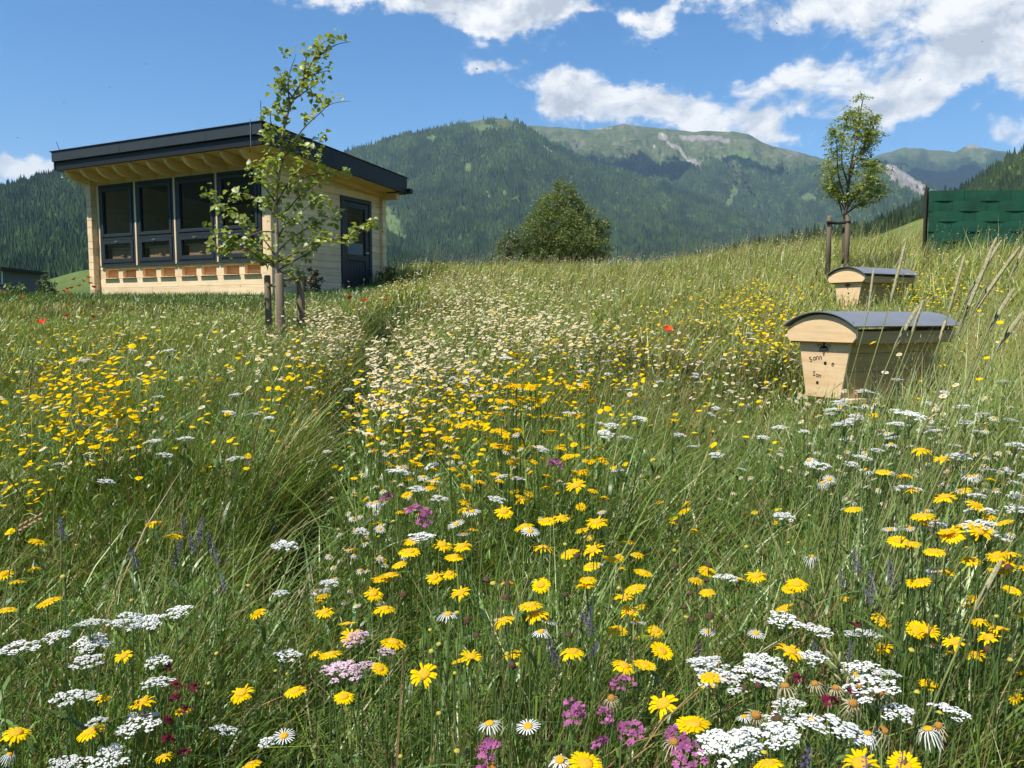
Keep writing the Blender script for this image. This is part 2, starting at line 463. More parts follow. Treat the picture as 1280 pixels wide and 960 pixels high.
LIGHT = {}
def px_to_dir(x, y):
    cx, cy = (x - 640) / F, (480 - y) / F
    return cx, (CP + cy * SP), (cy * CP - SP)
def ridge_layer(name, pts, r1, r0, yfoot, seed, relief, colfn, mat, nx=420, ny=130, xfreq=1 / 90.0, power=1.0, skyj=1.6, back=1.5):
    """a hillside: front slope from r0 up to the skyline at r1, and the back slope behind it"""
    px = np.array([p[0] for p in pts], float); py = np.array([p[1] for p in pts], float)
    X = np.linspace(px[0], px[-1], nx)
    sky_y = np.interp(X, px, py) + (vnoise(X / 14.0, X * 0, seed + 5, 4) - 0.5) * skyj * 2
    t = np.concatenate([np.linspace(0, 1, ny), 1 + np.linspace(0, 1, 26)[1:] * back])
    XX, TT = np.meshgrid(X, t)
    tf = np.clip(TT, 0, 1)
    base = yfoot + (sky_y[None, :] - yfoot) * tf ** power          # photo row at which this point lies before relief
    R = r0 + (r1 - r0) * tf
    # gullies and spurs push the slope towards / away from the valley, fading out at the skyline
    rid = vnoise(XX * xfreq + TT * 1.2, TT * 2.4 + XX * 0.004, seed, 6, True)
    env = np.clip(tf * 5, 0, 1) * np.clip((1 - tf) * 6, 0.05, 1)
    R = R - (rid - 0.6) * relief * 3.0 * env * (R / r1)
    cx, dy, dz = px_to_dir(XX, base)
    hyp = np.hypot(cx, dy)
    Px = cx / hyp * R; Py = dy / hyp * R; Pz = dz / hyp * R
    Pz = Pz + (vnoise(XX * xfreq * 3, TT * 9, seed + 2, 5, True) - 0.6) * relief * 0.35 * env
    tb = np.clip(TT - 1, 0, None)
    Rb = r1 + tb * (r1 - r0)
    s = (TT > 1)
    Px = np.where(s, cx / hyp * Rb, Px); Py = np.where(s, dy / hyp * Rb, Py)
    zr = Pz[ny - 1][None, :]
    Pz = np.where(s, zr - (zr + 150) * np.clip(tb / back, 0, 1) ** 1.2, Pz)
    V = np.stack([Px, Py, Pz], -1)
    cols, forest = colfn(XX, base, TT, V)
    m = len(t); idx = np.arange(m * nx).reshape(m, nx)
    fs = np.stack([idx[:-1, :-1], idx[:-1, 1:], idx[1:, 1:], idx[1:, :-1]], -1).reshape(-1, 4)
    me = mesh_np(name, V.reshape(-1, 3), fs, mat, True, cols.reshape(-1, 3))
    o = link(bpy.data.objects.new(name, me)); tag(o, kind='structure')
    return dict(V=V, forest=forest, ny=ny, nx=nx, X=X, sky=sky_y, T=t)
def cones(L, n, h, w, seed, tmax=1.02, colr=((0.026, 0.048, 0.018), (0.068, 0.105, 0.034)), bias=1.0):
    """n conifers on a hillside as (verts, faces, cols)"""
    r = np.random.default_rng(seed)
    V, fo, ny, nx = L['V'], L['forest'], L['ny'], L['nx']
    u = r.random(n) * (nx - 1.001); k = (r.random(n) ** bias) * (ny * tmax - 1.001)
    i = u.astype(int); j = np.minimum(k.astype(int), V.shape[0] - 2); fu = (u - i)[:, None]; fk = (k - j)[:, None]
    P = (V[j, i] * (1 - fu) + V[j, i + 1] * fu) * (1 - fk) + (V[j + 1, i] * (1 - fu) + V[j + 1, i + 1] * fu) * fk
    keep = r.random(n) < fo[j, i]
    P = P[keep]; m = len(P)
    H = h * (r.uniform(0.45, 1.15, m) + .5 * r.random(m) ** 4) * (0.6 + .8 * vnoise(u[keep] * .15 + 7, k[keep] * .2 + 7, seed + 70, 3)); Wd = w * r.uniform(0.7, 1.3, m)
    broad = r.random(m) < 0.15
    H = np.where(broad, H * 0.7, H); Wd = np.where(broad, Wd * 1.5, Wd)
    a0 = r.random(m) * 6.28
    vs = np.zeros((m, 5, 3))
    for q in range(4):
        a = a0 + q * math.pi / 2
        vs[:, q] = P + np.stack([np.cos(a) * Wd, np.sin(a) * Wd, -H * 0.12 + 0 * a], 1)
    vs[:, 4] = P + np.stack([Wd * 0, Wd * 0, H], 1)
    b = (np.arange(m) * 5)[:, None]
    fs = np.concatenate([b + np.array([[q, (q + 1) % 4, 4]]) for q in range(4)])
    c0, c1 = np.array(colr[0]), np.array(colr[1])
    st_ = vnoise(u[keep] * .06 + seed * 9, k[keep] * .10 + 5, seed + 60, 4)
    tt = np.clip(r.random(m) * .6 + (st_ - .42) * 2.0, 0, 1.25)[:, None]
    cc = c0 + (c1 - c0) * tt
    cc = np.where(broad[:, None], cc * np.array((1.5, 1.45, 1.1)), cc)
    return vs.reshape(-1, 3), fs, np.repeat(cc, 5, 0)
def forest_obj(name, sets, label):
    vs, fs, cs, k = [], [], [], 0
    for v, f, c in sets:
        vs.append(v); fs.append(f + k); cs.append(c); k += len(v)
    me = mesh_np(name, np.concatenate(vs), np.concatenate(fs), M_CONIFER, False, np.concatenate(cs))
    tag(link(bpy.data.objects.new(name, me)), label, 'forest', kind='stuff')

M_HILL = mat_attr('mountainside', nscale=0.02, amount=0.35)
M_PASTURE = mat_attr('pasture', nscale=0.3, amount=0.3)
M_CONIFER = mat_attr('conifer')
C_FOREST = np.array((0.028, 0.048, 0.02)); C_ALP = np.array((0.095, 0.115, 0.045)); C_ROCK = np.array((0.25, 0.22, 0.19)); C_CLEAR = np.array((0.11, 0.15, 0.05)); C_PALE = np.array((0.33, 0.30, 0.27))
def ell(X, Y, cx, cy, rx, ry, rot=0.0):
    c, s = math.cos(math.radians(rot)), math.sin(math.radians(rot))
    x = (X - cx) * c + (Y - cy) * s; y = -(X - cx) * s + (Y - cy) * c
    return (x / rx) ** 2 + (y / ry) ** 2
def blend(c, m, col): return c * (1 - m[..., None]) + col * m[..., None]
def paint(X, Y, T, tree_y, clear, rock, seed, pale=()):
    n = vnoise(X / 18, Y / 12, seed + 40, 5); n2 = vnoise(X / 5, Y / 4, seed + 41, 4)
    alp = 1 - sstep(Y + (n - 0.5) * 46, tree_y(X) - 6, tree_y(X) + 6)
    c = np.zeros(X.shape + (3,)) + C_FOREST
    c = blend(c, alp, C_ALP * 1.0)
    c = c * (0.75 + 0.5 * n[..., None])
    n3 = vnoise(X / 3.2, Y / 2.2, seed + 43, 4); crag = alp * sstep(n3 * .6 + n * .5, .60, .72) * .75
    c = blend(c, crag, C_ROCK * .72); c = blend(c, alp * sstep(vnoise(X / 7, Y / 4, seed + 44, 4), .55, .7) * .6, C_FOREST * 1.6)
    f = 1 - alp
    for (cx, cy, rx, ry, rot) in clear:
        m = 1 - sstep(ell(X, Y, cx, cy, rx, ry, rot) + (n2 - 0.5) * 1.4, 0.6, 1.2)
        c = blend(c, m, C_CLEAR); f = f * (1 - m)
    for (cx, cy, rx, ry, rot) in rock:
        m = (1 - sstep(ell(X, Y, cx, cy, rx, ry, rot) + (n2 - 0.5) * 2.6, 0.5, 1.3))
        c = blend(c, m, C_ROCK); f = f * (1 - m)
    for (cx, cy, rx, ry, rot) in pale:
        m = (1 - sstep(ell(X, Y, cx, cy, rx, ry, rot) + (n2 - 0.5) * 3.0, 0.5, 1.2))
        c = blend(c, m, C_PALE); f = f * (1 - m)
    return c, np.clip(f, 0, 1)
hills = {}
hills['left'] = ridge_layer('forested_hill', [(-500, 330), (-300, 300), (-150, 262), (0, 233), (40, 222), (80, 212), (120, 203), (200, 196), (300, 210), (430, 262), (560, 335)],
    2300, 900, 350, 3, 90, lambda X, Y, T, V: paint(X, Y, T, lambda x: 0 * x - 100, [(62, 275, 12, 2.5, -20), (50, 330, 10, 2, 0)], [], 3), M_HILL, 300, 90)
hills['far_right'] = ridge_layer('distant_mountain', [(960, 260), (1040, 225), (1100, 192), (1130, 184.5), (1165, 187.5), (1195, 189), (1207, 183), (1216, 180), (1228, 185), (1260, 190), (1300, 196), (1500, 235)],
    9500, 6500, 300, 21, 260, lambda X, Y, T, V: paint(X, Y, T, lambda x: 0 * x + 196, [(1222, 198, 14, 6, 20)], [(1216, 182, 12, 3, 0)], 21), M_HILL, 420, 120)
hills['back'] = ridge_layer('alpine_mountain', [(520, 215), (590, 180), (640, 156), (700, 158.5), (735, 163), (760, 158), (780, 155), (820, 160.5), (860, 164), (915, 163.5), (935, 168), (950, 176), (968, 184), (985, 187), (1005, 192), (1030, 199), (1060, 207), (1110, 226), (1180, 250), (1260, 275)],
    6500, 3600, 345, 8, 250,
    lambda X, Y, T, V: paint(X, Y, T, lambda x: np.interp(x, [520, 640, 780, 900, 960, 1040, 1100], [170, 185, 200, 212, 215, 215, 205]),
        [(812, 224, 22, 4, 5), (800, 262, 13, 2.5, 50), (915, 245, 6, 22, 25), (880, 291, 18, 5, 15), (1010, 250, 14, 7, 0), (930, 200, 30, 10, 20), (650, 165, 14, 4, 0)],
        [(830, 172, 5, 10, -45), (880, 173, 38, 3.5, 3), (850, 190, 3, 16, -55), (868, 205, 4, 14, -40), (702, 195, 4, 10, -30), (745, 160, 18, 2, 0)], 8,
        pale=[(828, 168, 1.1, 6, -20), (836, 181, 1.3, 9, -40), (862, 201, 1.2, 10, -45), (818, 182, 1.6, 2, 0)]), M_HILL, 900, 280, xfreq=1 / 70.0)
hills['front'] = ridge_layer('wooded_mountain', [(300, 262), (350, 225), (400, 202), (440, 189), (470, 179), (500, 168.5), (545, 161), (575, 155.5), (600, 149.5), (632, 148.5), (645, 152), (662, 163), (690, 180), (740, 204), (800, 222), (860, 242), (920, 264), (980, 292), (1060, 320), (1160, 340)],
    4600, 1900, 352, 14, 190,
    lambda X, Y, T, V: paint(X, Y, T, lambda x: np.interp(x, [300, 540, 580, 600, 640, 660, 1160], [100, 140, 158, 160, 155, 120, 100]),
        [(540, 174, 9, 5, 0), (627, 246, 6, 6, 30), (577, 265, 7, 6, 20), (644, 255, 10, 5, 40), (494, 290, 10, 34, -25), (510, 265, 2, 16, -15), (585, 213, 6, 7, 0), (560, 182, 6, 3, 0), (610, 160, 18, 4, 5), (692, 224, 8, 2, 15)],
        [(685, 188, 3, 10, -50), (610, 252, 3, 3, 0)], 14), M_HILL, 620, 190, xfreq=1 / 60.0)
hills['scar'] = ridge_layer('rocky_shoulder', [(1000, 300), (1040, 262), (1070, 228), (1090, 208), (1105, 204), (1118, 206), (1140, 222), (1165, 233), (1190, 244), (1240, 262), (1300, 290)],
    5200, 2800, 330, 33, 220,
    lambda X, Y, T, V: paint(X, Y, T, lambda x: 0 * x + 120, [], [(1135, 228, 46, 9, 32), (1165, 246, 26, 9, 15)], 33, pale=[(1118, 212, 14, 2, 28), (1140, 226, 6, 2.4, 30), (1152, 236, 5, 2, 60), (1168, 247, 6, 5, 20), (1130, 222, 2, 5, 10)]), M_HILL, 420, 190)
hills['right'] = ridge_layer('wooded_hillside', [(1060, 300), (1120, 268), (1170, 246), (1195, 238), (1215, 230), (1240, 212), (1262, 197), (1285, 188), (1330, 168), (1450, 142), (1700, 170), (1900, 230)],
    1500, 700, 320, 51, 60,
    lambda X, Y, T, V: paint(X, Y, T, lambda x: 0 * x - 100, [(1262, 213, 10, 5, -30), (1275, 203, 12, 3, -35), (1290, 225, 22, 4, -10)], [(1252, 218, 3, 2, 0)], 51), M_HILL, 260, 90)
def plaincol(c):
    c = np.array(c)
    return lambda X, Y, T, V: (c * (0.8 + 0.4 * vnoise(X / 6, T * 12, 77, 4)[..., None]), (T > 0.9) * 0.0)
hills['pl'] = ridge_layer('left_pasture', [(-200, 372), (-40, 366), (30, 356), (62, 349), (95, 340), (130, 333), (200, 326), (320, 331), (440, 347), (560, 365)],
    330, 120, 372, 61, 4, plaincol((0.11, 0.155, 0.05)), M_PASTURE, 120, 30, skyj=0.4)
hills['band'] = ridge_layer('tree_belt_hill', [(880, 335), (940, 315), (975, 306), (1020, 298), (1060, 290), (1100, 282), (1150, 276), (1210, 268), (1330, 258), (1500, 280)],
    620, 380, 345, 71, 8, lambda X, Y, T, V: paint(X, Y, T, lambda x: 0 * x - 100, [], [], 71), M_PASTURE, 120, 30, skyj=0.6)
hills['pr'] = ridge_layer('right_pasture', [(1000, 335), (1050, 318), (1075, 305), (1110, 289), (1150, 274), (1190, 264), (1260, 255), (1400, 262), (1600, 300)],
    170, 70, 345, 81, 2, plaincol((0.15, 0.17, 0.055)), M_PASTURE, 120, 30, skyj=0.3)
forest_obj('mountain_forest', [
    cones(hills['front'], 78000, 26, 7.5, 1), cones(hills['back'], 60000, 30, 9.5, 2, tmax=0.98), cones(hills['scar'], 9000, 26, 8, 5)],
    'dark conifer forest covering the mountain slopes')
forest_obj('hillside_forest', [cones(hills['left'], 26000, 15, 4.0, 3, colr=((0.020, 0.040, 0.018), (0.05, 0.085, 0.030))), cones(hills['right'], 16000, 13, 3.2, 4, colr=((0.018, 0.034, 0.014), (0.06, 0.09, 0.03)))],
    'dense forest of spruces on the two nearer hillsides')
forest_obj('tree_belt', [cones(hills['band'], 3200, 9, 2.6, 6, bias=0.6, colr=((0.016, 0.03, 0.012), (0.05, 0.075, 0.025)))],
    'dark belt of trees behind the sunlit pasture on the slope')

# the valley is closed behind the viewer too: the windows and the metal mirror these slopes
def ring():
    n, m = 260, 26
    a = np.radians(np.linspace(62, 318, n)); t = np.linspace(0, 1.5, m)
    A, T = np.meshgrid(a, t)
    crest = 620 + 520 * vnoise(A * 5 + 20, A * 0, 201, 5)[0:1, :]
    R = 1500 + 2700 * T
    up = np.where(T <= 1, T ** 1.1, np.clip(1 - (T - 1) * 1.6, 0, 1))
    Z = -90 + (crest + 90) * up + (vnoise(A * 22, T * 7, 202, 5, True) - .6) * 170 * np.clip(T * 4, 0, 1) * (T < 1.3)
    V = np.stack([np.sin(A) * R, np.cos(A) * R, Z], -1)
    c = C_FOREST * (0.8 + 0.9 * vnoise(A * 60, T * 30, 203, 5)[..., None])
    c = blend(c, sstep(vnoise(A * 14, T * 8, 204, 3), .60, .68) * (T < .35), C_CLEAR)
    idx = np.arange(m * n).reshape(m, n)
    fs = np.stack([idx[:-1, 1:], idx[:-1, :-1], idx[1:, :-1], idx[1:, 1:]], -1).reshape(-1, 4)
    o = link(bpy.data.objects.new('valley_side', mesh_np('valley_side', V.reshape(-1, 3), fs, M_HILL, True, c.reshape(-1, 3)))); tag(o, kind='structure')
ring()
# ---------------------------------------------------------------- air
def haze():
    mb = MB(); mb.box(-15500, 15500, -5200, 15500, -260, 1950)
    m, b = mat_new('haze_air')
    v = b.n('ShaderNodeVolumePrincipled')
    v.inputs['Color'].default_value = (0.50, 0.74, 1.0, 1); v.inputs['Density'].default_value = HAZE
    v.inputs['Anisotropy'].default_value = 0.0
    o_ = b.n('ShaderNodeOutputMaterial'); b.link(v.outputs[0], o_.inputs['Volume'])
    o = mb.build('haze', m); tag(o, 'thin blue summer haze over the whole valley', 'haze', kind='stuff')
HAZE = 5.0e-5
haze()

def cumulus(px_, py_, R_, z, blobs, label):
    c_, dy_, dz_ = px_to_dir(px_, py_); hy = math.hypot(c_, dy_)
    P = Vector((c_ / hy * R_, dy_ / hy * R_, dz_ / hy * R_))
    Q = P + SUND * ((z - P.z) / SUND.z)
    r = np.random.default_rng(int(px_)); vs, fs, k = [], [], 0
    n, m = 28, 16
    th = np.linspace(0, 2 * math.pi, n, endpoint=False); ph = np.linspace(-math.pi / 2, math.pi / 2, m)
    V = []
    for (x, y, a, b_, h) in blobs:
        T, Pp = np.meshgrid(th, ph)
        d = np.stack([np.cos(Pp) * np.cos(T), np.cos(Pp) * np.sin(T), np.sin(Pp)], -1)
        q = 1 + .35 * (vnoise(d[..., 0] * 3 + x + 40, d[..., 1] * 3 + d[..., 2] * 2 + y + 40, 9, 4) - .5) * 2
        X = d * q[..., None] * np.array((a, b_, h)); X[..., 2] = np.maximum(X[..., 2], -h * .25)
        V = (X + np.array((x, y, 0))).reshape(-1, 3); vs.append(V)
        idx = np.arange(n * m).reshape(m, n)
        fs.append(np.stack([idx[:-1], np.roll(idx[:-1], -1, 1), np.roll(idx[1:], -1, 1), idx[1:]], -1).reshape(-1, 4) + k); k += n * m
    m_ = mat_basic('cloud_white', (.85, .85, .86), 1.0, .03, .01, spec=0)
    o = link(bpy.data.objects.new('cloud', mesh_np('cloud', np.concatenate(vs), np.concatenate(fs), m_, True))); o.location = Q
    tag(o, label, 'cloud', kind='stuff')
cumulus(775, 200, 5600, 3300, [(0, 0, 280, 230, 120), (-270, 200, 210, 170, 90), (240, -170, 190, 130, 90), (420, 60, 90, 70, 50), (-470, 260, 100, 80, 50)], 'summer cloud drifting over the alpine mountain')
cumulus(1170, 206, 8200, 3900, [(0, 0, 520, 500, 160), (480, 60, 420, 420, 140), (-420, 0, 330, 350, 120)], 'summer cloud drifting over the distant mountain')
cumulus(930, 205, 5800, 3500, [(0, 0, 150, 130, 70), (140, 30, 130, 90, 60)], 'small summer cloud drifting over the mountain shoulder')
# ================================================================ the bee house
M_SPRUCE = mat_wood('spruce_board', (0.92, 0.71, 0.45), (0.80, 0.56, 0.31), 0)
M_SPRUCEY = mat_wood('spruce_side_board', (0.92, 0.71, 0.45), (0.80, 0.56, 0.31), 1)
M_SPRUCEZ = mat_wood('spruce_post', (0.90, 0.68, 0.42), (0.74, 0.50, 0.27), 2)
M_RAFTER = mat_wood('rafter_wood', (0.90, 0.62, 0.34), (0.78, 0.47, 0.22), 1)
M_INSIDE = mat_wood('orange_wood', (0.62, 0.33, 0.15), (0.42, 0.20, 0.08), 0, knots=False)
M_SLATE = mat_basic('slate_metal', (0.052, 0.060, 0.063), 0.38, 0.10, 3.0, metallic=0.25, bump=0.0008, bscale=14, spec=0.5)
M_SLATED = mat_basic('dark_slate', (0.017, 0.019, 0.021), 0.45, 0.15, 4.0, spec=0.4)
M_FRAME = mat_basic('window_frame_paint', (0.026, 0.034, 0.039), 0.42, 0.10, 12.0, bump=0.0006, bscale=40)
M_CONC = mat_basic('concrete', (0.18, 0.18, 0.18), 0.9, 0.2, 9.0, bump=0.003)
M_STEEL = mat_basic('steel', (0.55, 0.56, 0.57), 0.3, 0.1, 9.0, metallic=0.9)
M_BLACK = mat_basic('black_rubber', (0.012, 0.012, 0.012), 0.7, 0.2, 9.0)
def mat_glass():
    m, b = mat_new('glass')
    ge = b.n('ShaderNodeNewGeometry'); fc = b.math('ABSOLUTE', b.vmath('DOT_PRODUCT', ge.outputs['Incoming'], ge.outputs['Normal']))
    frs = b.math('ADD', b.math('MULTIPLY', b.math('POWER', b.math('SUBTRACT', 1.0, fc), 5.0), 0.95), 0.035)
    g = b.n('ShaderNodeBsdfGlossy'); g.inputs['Roughness'].default_value = 0.012
    tcn = b.n('ShaderNodeTexCoord'); bn = b.n('ShaderNodeBump'); bn.inputs['Strength'].default_value = 0.06; bn.inputs['Distance'].default_value = 0.01
    b.link(b.noise(tcn.outputs['Object'], 1.3, 2.0), bn.inputs['Height']); b.link(bn.outputs[0], g.inputs['Normal'])
    t = b.n('ShaderNodeBsdfTransparent'); t.inputs['Color'].default_value = (0.86, 0.89, 0.90, 1)
    mx = b.n('ShaderNodeMixShader'); b.link(frs, mx.inputs[0])
    b.link(t.outputs[0], mx.inputs[1]); b.link(g.outputs[0], mx.inputs[2])
    o_ = b.n('ShaderNodeOutputMaterial'); b.link(mx.outputs[0], o_.inputs['Surface'])
    return m
M_GLASS = mat_glass()
CX, CY, CZ = -4.45, 14.7, 0.345
CROT = -math.atan2(0.447, 0.894)
FW, SW = 4.93, 3.55
cabin = thing('bee_house', 'pale spruce bee house with flat dark roof, four slate framed windows and bee entrances', 'bee house', (CX, CY, CZ), CROT)
def cb(name, x0, x1, y0, y1, z0, z1, mat, parent=None, bevel=0.004):
    return MB().box(x0, x1, y0, y1, z0, z1).build(name, mat, parent or cabin, bevel=bevel)
cb('foundation', -FW + .03, -.03, .03, SW - .03, -.35, .05, M_CONC)
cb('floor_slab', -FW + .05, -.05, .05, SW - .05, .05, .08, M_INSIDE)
WT = 0.09      # wall thickness
XW0 = -FW + 0.24; WSP = 1.135; WW = 1.085
# lower front wall: two board courses, the row of entrances, a rail over them
for i, (z0, z1) in enumerate(((.05, .24), (.243, .43))):
    cuts = [-FW + .13, -3.2, -1.6, -.13] if i == 0 else [-FW + .13, -2.45, -.13]
    for a, b_ in zip(cuts[:-1], cuts[1:]):
        cb('front_board', a + .001, b_ - .001, 0, WT, z0, z1, M_SPRUCE)
slots = []
pitch_ = WSP / 2
for k in range(8):
    slots.append(XW0 + pitch_ * (k + .5) + (-.03 if k % 2 else .0))
edge = -FW + .13
SWD = 0.40
for k, sx in enumerate(slots + [None]):
    a = edge; b_ = (sx - SWD / 2) if sx is not None else -.13
    cb('entrance_divider', a, b_, 0.001, WT, .433, .618, M_SPRUCE)
    if sx is None: break
    edge = sx + SWD / 2
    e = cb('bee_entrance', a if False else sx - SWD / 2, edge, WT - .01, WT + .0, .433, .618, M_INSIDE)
    MB().box(sx - SWD / 2 - .02, edge + .02, -.055, WT - .012, .434, .445).build('landing_board', M_SPRUCE, e, bevel=.002)
    MB().box(sx - .11, sx + .11, WT - .022, WT - .011, .446, .458).build('entrance_slit', M_BLACK, e)
cb('rail_over_entrances', -FW + .13, -.13, -.004, WT, .621, .68, M_SPRUCE)
cb('header_board', -FW + .13, -.13, 0, WT, 2.37, 2.50, M_SPRUCE)
cb('header_board', -FW + .13, -.13, .004, WT, 2.503, 2.74, M_SPRUCE)
# corner posts: stacked board ends
def end_stack(x0, x1, y0, y1, mat):
    z = .05; k = 0
    while z < 2.55:
        z1 = min(z + .145, 2.60)
        j = 0.006 * ((k * 7) % 3 - 1)
        cb('board_end', x0 + j, x1 + j, y0 - j * .5, y1, z, z1 - .003, mat, bevel=.005)
        z = z1; k += 1
end_stack(-FW - .02, -FW + .127, -.13, .12, M_SPRUCEZ)
cb('corner_trim', -.127, .0, -.012, .10, .05, 2.60, M_SPRUCEZ)
cb('corner_trim', .001, .022, -.010, .09, .05, 2.56, M_SPRUCEZ)
# windows
def window(x0, k):
    w = thing('w', None, None)
    fr = MB(); z0, z1 = .683, 2.365; x1 = x0 + WW; t = .065
    fr.box(x0, x0 + t, -.03, WT, z0, z1).box(x1 - t, x1, -.03, WT, z0, z1)
    fr.box(x0 + t, x1 - t, -.03, WT, z0, z0 + .07).box(x0 + t, x1 - t, -.03, WT, z1 - t, z1)
    fr.box(x0 + t, x1 - t, -.03, WT, 1.225, 1.285)
    f = fr.build('window', M_FRAME, cabin, bevel=.004)
    bpy.data.objects.remove(w)
    for (a, c, nm) in ((z0 + .07, 1.225, 'lower_sash'), (1.285, z1 - t, 'upper_sash')):
        s = MB(); q = .075 if nm == 'lower_sash' else .06; e = .006
        X0, X1, Z0, Z1 = x0 + t + e, x1 - t - e, a + e, c - e
        s.box(X0, X0 + q, -.045, .03, Z0, Z1).box(X1 - q, X1, -.045, .03, Z0, Z1)
        s.box(X0 + q, X1 - q, -.045, .03, Z0, Z0 + q).box(X0 + q, X1 - q, -.045, .03, Z1 - q, Z1)
        s.build(nm, M_FRAME, f, bevel=.004)
        MB().box(X0 + q - .01, X1 - q + .01, -.012, -.006, Z0 + q - .01, Z1 - q + .01).build('pane', M_GLASS, f)
        be = MB(); g = .008
        be.box(X0 + q, X1 - q, -.022, -.013, Z0 + q, Z0 + q + g).box(X0 + q, X0 + q + g, -.022, -.013, Z0 + q + g, Z1 - q - g).box(X1 - q - g, X1 - q, -.022, -.013, Z0 + q + g, Z1 - q - g).box(X0 + q, X1 - q, -.022, -.013, Z1 - q - g, Z1 - q)
        be.build('glazing_bead', M_SLATE, f)
    h = MB(); cx = (x0 + x1) / 2
    h.box(cx - .012, cx + .012, -.075, -.046, 1.17, 1.20).box(cx - .05, cx + .05, -.088, -.072, 1.175, 1.195)
    h.build('handle', M_STEEL, f, bevel=.003)
    MB().box(x0 - .01, x1 + .01, -.055, -.031, z0 - .012, z0 + .012).build('sill', M_SLATE, f, bevel=.002)
    if k < 3:
        cb('mullion_strip', x1 + .004, x1 + WSP - WW - .004, -.040, WT, .683, 2.365, M_SPRUCEZ)
for k in range(4): window(XW0 + k * WSP, k)
cb('side_strip', -FW + .13, XW0 - .006, 0, WT, .683, 2.365, M_SPRUCEZ)
cb('side_strip', XW0 + 3 * WSP + WW + .006, -.13, 0, WT, .683, 2.365, M_SPRUCEZ)
# side wall with the door
D0, D1, DT = 2.03, 3.06, 2.14
z = .05
while z < 2.60:
    z1 = min(z + .142, 2.66)
    if z < DT:
        segs = [(.095, D0 - .002), (D1 + .002, SW - .02)]
    else: segs = [(.095, SW - .02)]
    if z < DT < z1:
        z1 = DT
    for a, b_ in segs:
        cb('side_board', -WT, random.uniform(-.002, .002), a, b_, z + .003, z1, M_SPRUCEY, bevel=.006)
    z = z1
for (a, b_) in ((SW - .16, SW - .02),):
    zz = .05; k = 0
    while zz < 2.36:
        cb('board_end', .003, .075 + .004 * (k % 3), a, b_, zz, min(zz + .139, 2.40), M_SPRUCEY, bevel=.005); zz += .142; k += 1
# back and left walls
cb('rear_wall', -FW + .02, -WT - .005, SW - .10, SW - .02, .05, 2.55, M_SPRUCE)
cb('left_wall', -FW, -FW + .09, .125, SW - .11, .05, 2.55, M_SPRUCEY)
# door
dm = MB(); t = .09
dm.box(-.06, .028, D0, D0 + t, .05, DT - .002).box(-.06, .028, D1 - t, D1, .05, DT - .002).box(-.06, .028, D0 + t, D1 - t, DT - t, DT - .002)
door = dm.build('door', M_FRAME, cabin, bevel=.005)
lf = MB(); a, b_ = D0 + t + .008, D1 - t - .008; q = .12
lf.box(-.045, .012, a, a + q, .07, DT - t - .01).box(-.045, .012, b_ - q, b_, .07, DT - t - .01)
lf.box(-.045, .012, a + q, b_ - q, .07, .22).box(-.045, .012, a + q, b_ - q, .82, .94).box(-.045, .012, a + q, b_ - q, DT - t - .13, DT - t - .01)
lf.build('door_leaf', M_FRAME, door, bevel=.006)
for k in range(6):
    w = (b_ - a - 2 * q) / 6
    MB().box(-.035, -.008, a + q + k * w + .004, a + q + (k + 1) * w - .004, .222, .818).build('door_board', M_FRAME, door, bevel=.006)
MB().box(-.025, -.018, a + q - .005, b_ - q + .005, .935, DT - t - .125).build('pane', M_GLASS, door)
MB().box(.012, .05, b_ - .07, b_ - .05, 1.0, 1.025).box(.04, .055, b_ - .17, b_ - .05, 1.0, 1.02).build('handle', M_STEEL, door, bevel=.003)
MB().box(-.03, .11, D0 + .02, D1 - .02, .02, .05).build('threshold', M_CONC, door)
# round ornament and lace curtain behind the door glass
wr = MB(); cy_, cz_ = (a + b_) / 2, 1.62
for i in range(26):
    an = i / 26 * 2 * math.pi
    p = Vector((-.05, cy_ + math.cos(an) * .19, cz_ + math.sin(an) * .19))
    for j in range(3):
        q_ = p + Vector((random.uniform(-.015, .01), random.uniform(-.04, .04), random.uniform(-.04, .04)))
        d_ = Vector((.01, random.uniform(-.03, .03), random.uniform(-.03, .03)))
        wr.add([q_, q_ + d_, q_ + Vector((.004, d_.z, -d_.y)), q_ - d_ * .7], [(0, 1, 2), (0, 2, 3)])
M_WREATH = mat_basic('dried_wreath', (0.20, 0.06, 0.03), 0.8, 0.6, 30)
wr.tube([(-.05, cy_ + math.cos(q_) * .19, cz_ + math.sin(q_) * .19) for q_ in np.linspace(0, 6.29, 20)], .022, 6)
tag(wr.build('door_wreath', M_WREATH, door), kind='stuff')
cu = MB()
cu.box(-.048, -.044, a + q + .01, b_ - q - .01, .96, 1.20)
M_LACE = mat_basic('lace', (0.30, 0.34, 0.40), 0.9, 0.5, 40)
cu.build('lace_curtain', M_LACE, door)
# rafters with curved tails
OF, OSR, OSL = .70, .54, .20
def roofz(y): return 2.58 - .065 * y        # underside of the deck
nr = 11
for k in range(nr):
    x = -FW + .04 + k * (FW - .12) / (nr - 1)
    top = lambda y: roofz(y) - .004
    prof = [(-OF + .10, top(-OF)), (-OF + .10, top(-OF) - .06), (-OF + .16, top(0) - .085), (-OF + .24, top(0) - .135), (-OF + .34, top(0) - .165), (-OF + .46, top(0) - .18), (0.12, top(0) - .185), (0.12, top(0.1))]
    m = MB(); m.prism(prof, lambda u, v, w: (w, u, v), x - .04, x + .04)
    m.build('rafter', M_RAFTER, cabin, bevel=.005)
cb('rafter_end_block', -FW - .13, -FW - .05, -OF + .11, -OF + .16, 2.47, 2.58, mat_basic('whitewash', (.75, .75, .72), .6, .1))
